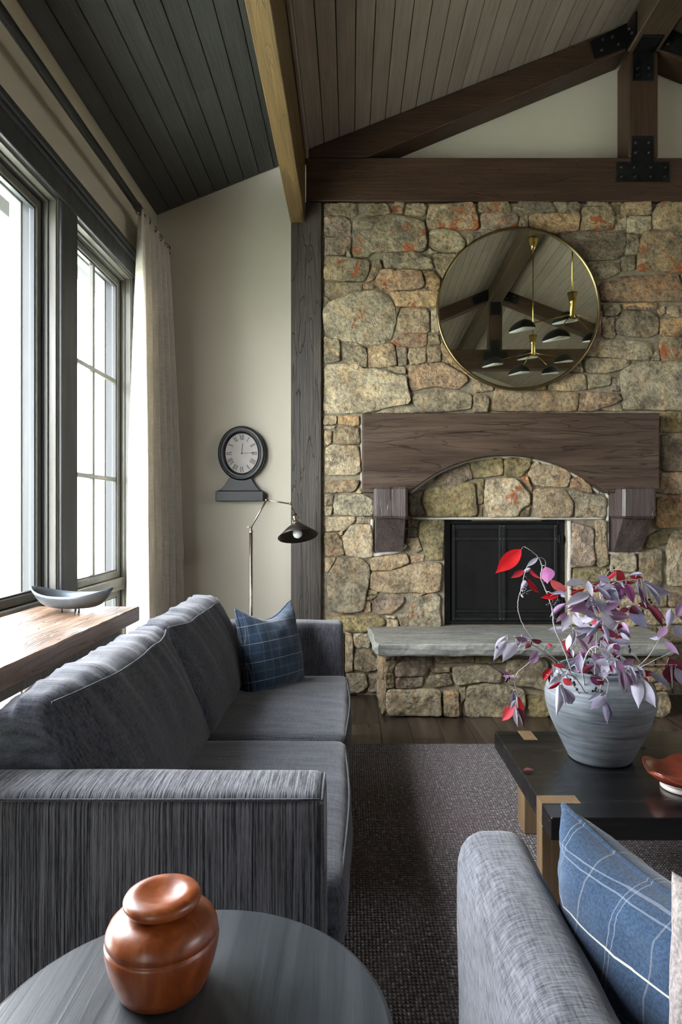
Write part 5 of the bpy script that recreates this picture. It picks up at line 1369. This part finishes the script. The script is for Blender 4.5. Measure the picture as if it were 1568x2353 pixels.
branch('crowded middle branch with broad lilac and maroon leaves', [(1372,1612,2.24),(1368,1540,2.23),(1372,1470,2.22),(1374,1410,2.21),(1366,1380,2.20),(1358,1356,2.20),(1352,1340,2.20)],
 [(1356,1338,1318,1328,.30,'w'), (1349,1342,1301,1345,.36,'w'), (1351,1334,1361,1369,.34,'w'), (1356,1366,1303,1392,.42,'w'), (1356,1369,1308,1397,.30,'v'), (1345,1352,1312,1366,.22,'r'), (1338,1356,1310,1352,.18,'r'), (1370,1372,1408,1412,.50,'w'), (1398,1385,1422,1404,.52,'m'), (1385,1412,1447,1417,.42,'m'), (1382,1407,1419,1453,.32,'w'), (1303,1386,1267,1416,.38,'v'), (1305,1407,1280,1428,.36,'m'), (1309,1411,1294,1448,.44,'w'), (1322,1404,1374,1423,.26,'l'), (1334,1424,1362,1424,.46,'w'), (1385,1422,1350,1462,.32,'g'), (1318,1446,1368,1443,.30,'l'), (1352,1450,1325,1463,.40,'l'), (1374,1440,1394,1452,.46,'r'), (1390,1448,1422,1430,.44,'w'), (1418,1448,1428,1436,.6,'r'), (1352,1382,1346,1400,.6,'l'), (1318,1400,1330,1420,.5,'w'), (1370,1392,1378,1410,.5,'m'), (1360,1434,1376,1428,.5,'k')],
 [(1347,1381),(1349,1390),(1351,1394),(1342,1378)], .0030, (), 20, (.2, 1.0))
branch('slate-leaved branch crossing the middle toward the right corbel', [(1385,1612,2.36),(1400,1540,2.37),(1412,1470,2.38),(1425,1415,2.38),(1440,1395,2.38)],
 [(1446,1396,1484,1439,.48,'s'), (1450,1394,1480,1420,.42,'d'), (1446,1398,1424,1405,.40,'d'), (1418,1444,1448,1464,.40,'s'), (1405,1461,1442,1450,.3,'d'), (1388,1454,1414,1463,.5,'w'), (1402,1472,1422,1464,.5,'w'), (1415,1476,1432,1463,.42,'r'), (1388,1472,1400,1486,.6,'v'), (1394,1460,1380,1476,.5,'l')], (), .0026, (), 10, (.25, 1.0))
branch('branch stretching far right with pinched lilac leaves near the frame edge', [(1410,1610,2.28),(1455,1545,2.25),(1490,1510,2.23),(1517,1468,2.21),(1532,1440,2.20),(1550,1420,2.19),(1578,1408,2.18)],
 [(1534,1440,1541,1401,.46,'l'), (1532,1441,1514,1465,.42,'v'), (1520,1458,1495,1466,.52,'w'), (1556,1420,1576,1385,.5,'v'), (1548,1440,1578,1462,.44,'g'), (1560,1418,1582,1425,.4,'m')], (), .0026)
branch('fine straight branch at right ending in one pale mauve leaf', [(1410,1612,2.2),(1455,1548,2.18),(1500,1520,2.15),(1546,1497,2.12)],
 [(1528,1474,1559,1502,.34,'v')], [(1446,1485),(1448,1492),(1447,1497)], .0018, [(1546,1497,1530,1475), (1435,1483,1444,1484)])
branch('branch cascading right over the vase rim with large pale leaves', [(1350,1605,2.16),(1340,1535,2.13),(1362,1487,2.09),(1400,1500,2.07),(1425,1528,2.05),(1450,1545,2.04),(1478,1552,2.03)],
 [(1399,1508,1370,1508,.28,'v'), (1409,1511,1394,1542,.48,'k'), (1426,1507,1463,1533,.32,'w'), (1460,1528,1482,1563,.42,'w'), (1424,1530,1433,1594,.26,'w'), (1432,1534,1440,1588,.24,'m'), (1458,1550,1467,1622,.36,'w'), (1474,1556,1505,1620,.40,'w'), (1482,1545,1536,1583,.30,'g'), (1447,1530,1458,1574,.34,'l'), (1414,1518,1412,1547,.42,'l'), (1484,1556,1487,1568,.6,'r'), (1396,1518,1387,1559,.36,'w'), (1440,1545,1452,1574,.30,'m'), (1404,1528,1408,1545,.5,'d'), (1384,1488,1400,1496,.5,'v'), (1420,1478,1398,1496,.42,'w'), (1412,1480,1424,1494,.6,'p'), (1380,1472,1396,1484,.5,'l')], (), .0030, (), 14, (.25, .95))
branch('short branch drooping over the left of the vase rim with white leaves', [(1352,1604,2.14),(1325,1560,2.09),(1305,1550,2.05),(1292,1556,2.03),(1287,1566,2.02)],
 [(1290,1566,1262,1582,.26,'r'), (1300,1548,1264,1573,.24,'w'), (1285,1572,1279,1641,.30,'w'), (1296,1580,1314,1615,.50,'l'), (1288,1572,1300,1620,.26,'w'), (1294,1560,1314,1574,.62,'r'), (1273,1535,1250,1562,.50,'r'), (1272,1528,1300,1534,.34,'r'), (1270,1528,1269,1556,.22,'w'), (1278,1530,1282,1546,.4,'w'), (1305,1540,1296,1562,.5,'w'), (1256,1550,1262,1570,.3,'d'), (1290,1590,1297,1616,.3,'g')],
 [(1319,1568),(1321,1573),(1326,1584),(1311,1562)], .0022)
branch('small hanging sprig at front of the vase with grey leaves', [(1375,1604,2.12),(1388,1560,2.07),(1398,1567,2.04),(1396,1590,2.02),(1391,1600,2.02)],
 [(1384,1592,1351,1612,.24,'g'), (1390,1600,1360,1628,.46,'l'), (1387,1618,1362,1655,.36,'l'), (1392,1602,1396,1659,.24,'l'), (1356,1554,1386,1571,.50,'p'), (1372,1562,1386,1570,.5,'r'), (1340,1548,1366,1530,.60,'d'), (1394,1612,1404,1650,.22,'s')],
 [(1362,1588),(1368,1587),(1370,1581),(1378,1586),(1383,1589)], .0020)
branch('horizontal branch running off the right edge with dark red leaves', [(1410,1612,2.34),(1468,1536,2.33),(1510,1527,2.32),(1575,1527,2.31)],
 [(1538,1512,1580,1575,.50,'d'), (1552,1534,1576,1576,.42,'l'), (1540,1530,1546,1572,.5,'d')], [(1547,1589),(1546,1583)], .0018, [(1541,1530,1544,1560,1547,1588)])
branch('dense inner twigs standing upright in the middle of the vase mouth', [(1345,1610,2.27),(1340,1560,2.27),(1335,1510,2.27),(1322,1470,2.27),(1312,1430,2.27),(1306,1400,2.27)],
 [(1293,1472,1308,1497,.46,'r'), (1310,1458,1304,1492,.34,'w'), (1321,1448,1314,1484,.34,'w'), (1345,1498,1322,1512,.46,'p'), (1330,1510,1326,1540,.5,'m'), (1340,1534,1318,1528,.46,'w'), (1322,1548,1330,1534,.6,'w'), (1298,1488,1312,1512,.4,'d'), (1362,1455,1352,1480,.5,'p'), (1372,1470,1360,1488,.5,'v'), (1314,1492,1318,1512,.4,'w')],
 [(1337,1518),(1341,1526),(1349,1512),(1344,1530),(1352,1522),(1340,1532)], .0026, (), 8, (.3, 1.0))
branch('bare silvery twigs crossing right of centre inside the vase', [(1390,1612,2.3),(1375,1560,2.28),(1360,1500,2.26),(1342,1462,2.25),(1330,1430,2.25)],
 [(1342,1462,1330,1446,.4,'w'), (1366,1520,1378,1540,.4,'m'), (1400,1520,1392,1548,.4,'w')], (), .0026, [(1360,1500,1376,1488,1388,1470,1396,1440), (1375,1560,1352,1530,1358,1520), (1366,1540,1384,1500,1390,1450)])

# fallen leaves on the black table
lf = bpy.data.objects.new('fallen_leaf', LM[0]); link(lf); p0 = PW(1203, 1768, 2.14)
lf.matrix_world = Matrix.Translation((p0.x, 2.14, TZ1+.004)) @ Matrix.Diagonal((.036, .022, .02, 1)); lf.color = (.20, .05, .07, 1)
tag(lf, 'small dark red leaf fallen near the left edge of the black table', 'leaf')
lf = bpy.data.objects.new('fallen_leaf', LM[1]); link(lf)
lf.matrix_world = Matrix.Translation((1.03, 2.36, TZ1+.004)) @ Matrix.Rotation(.6, 4, 'Z') @ Matrix.Diagonal((.04, .022, .02, 1)); lf.color = (.16, .05, .05, 1)
tag(lf, 'dry brown leaf fallen on the table between vase and red bowl', 'leaf')
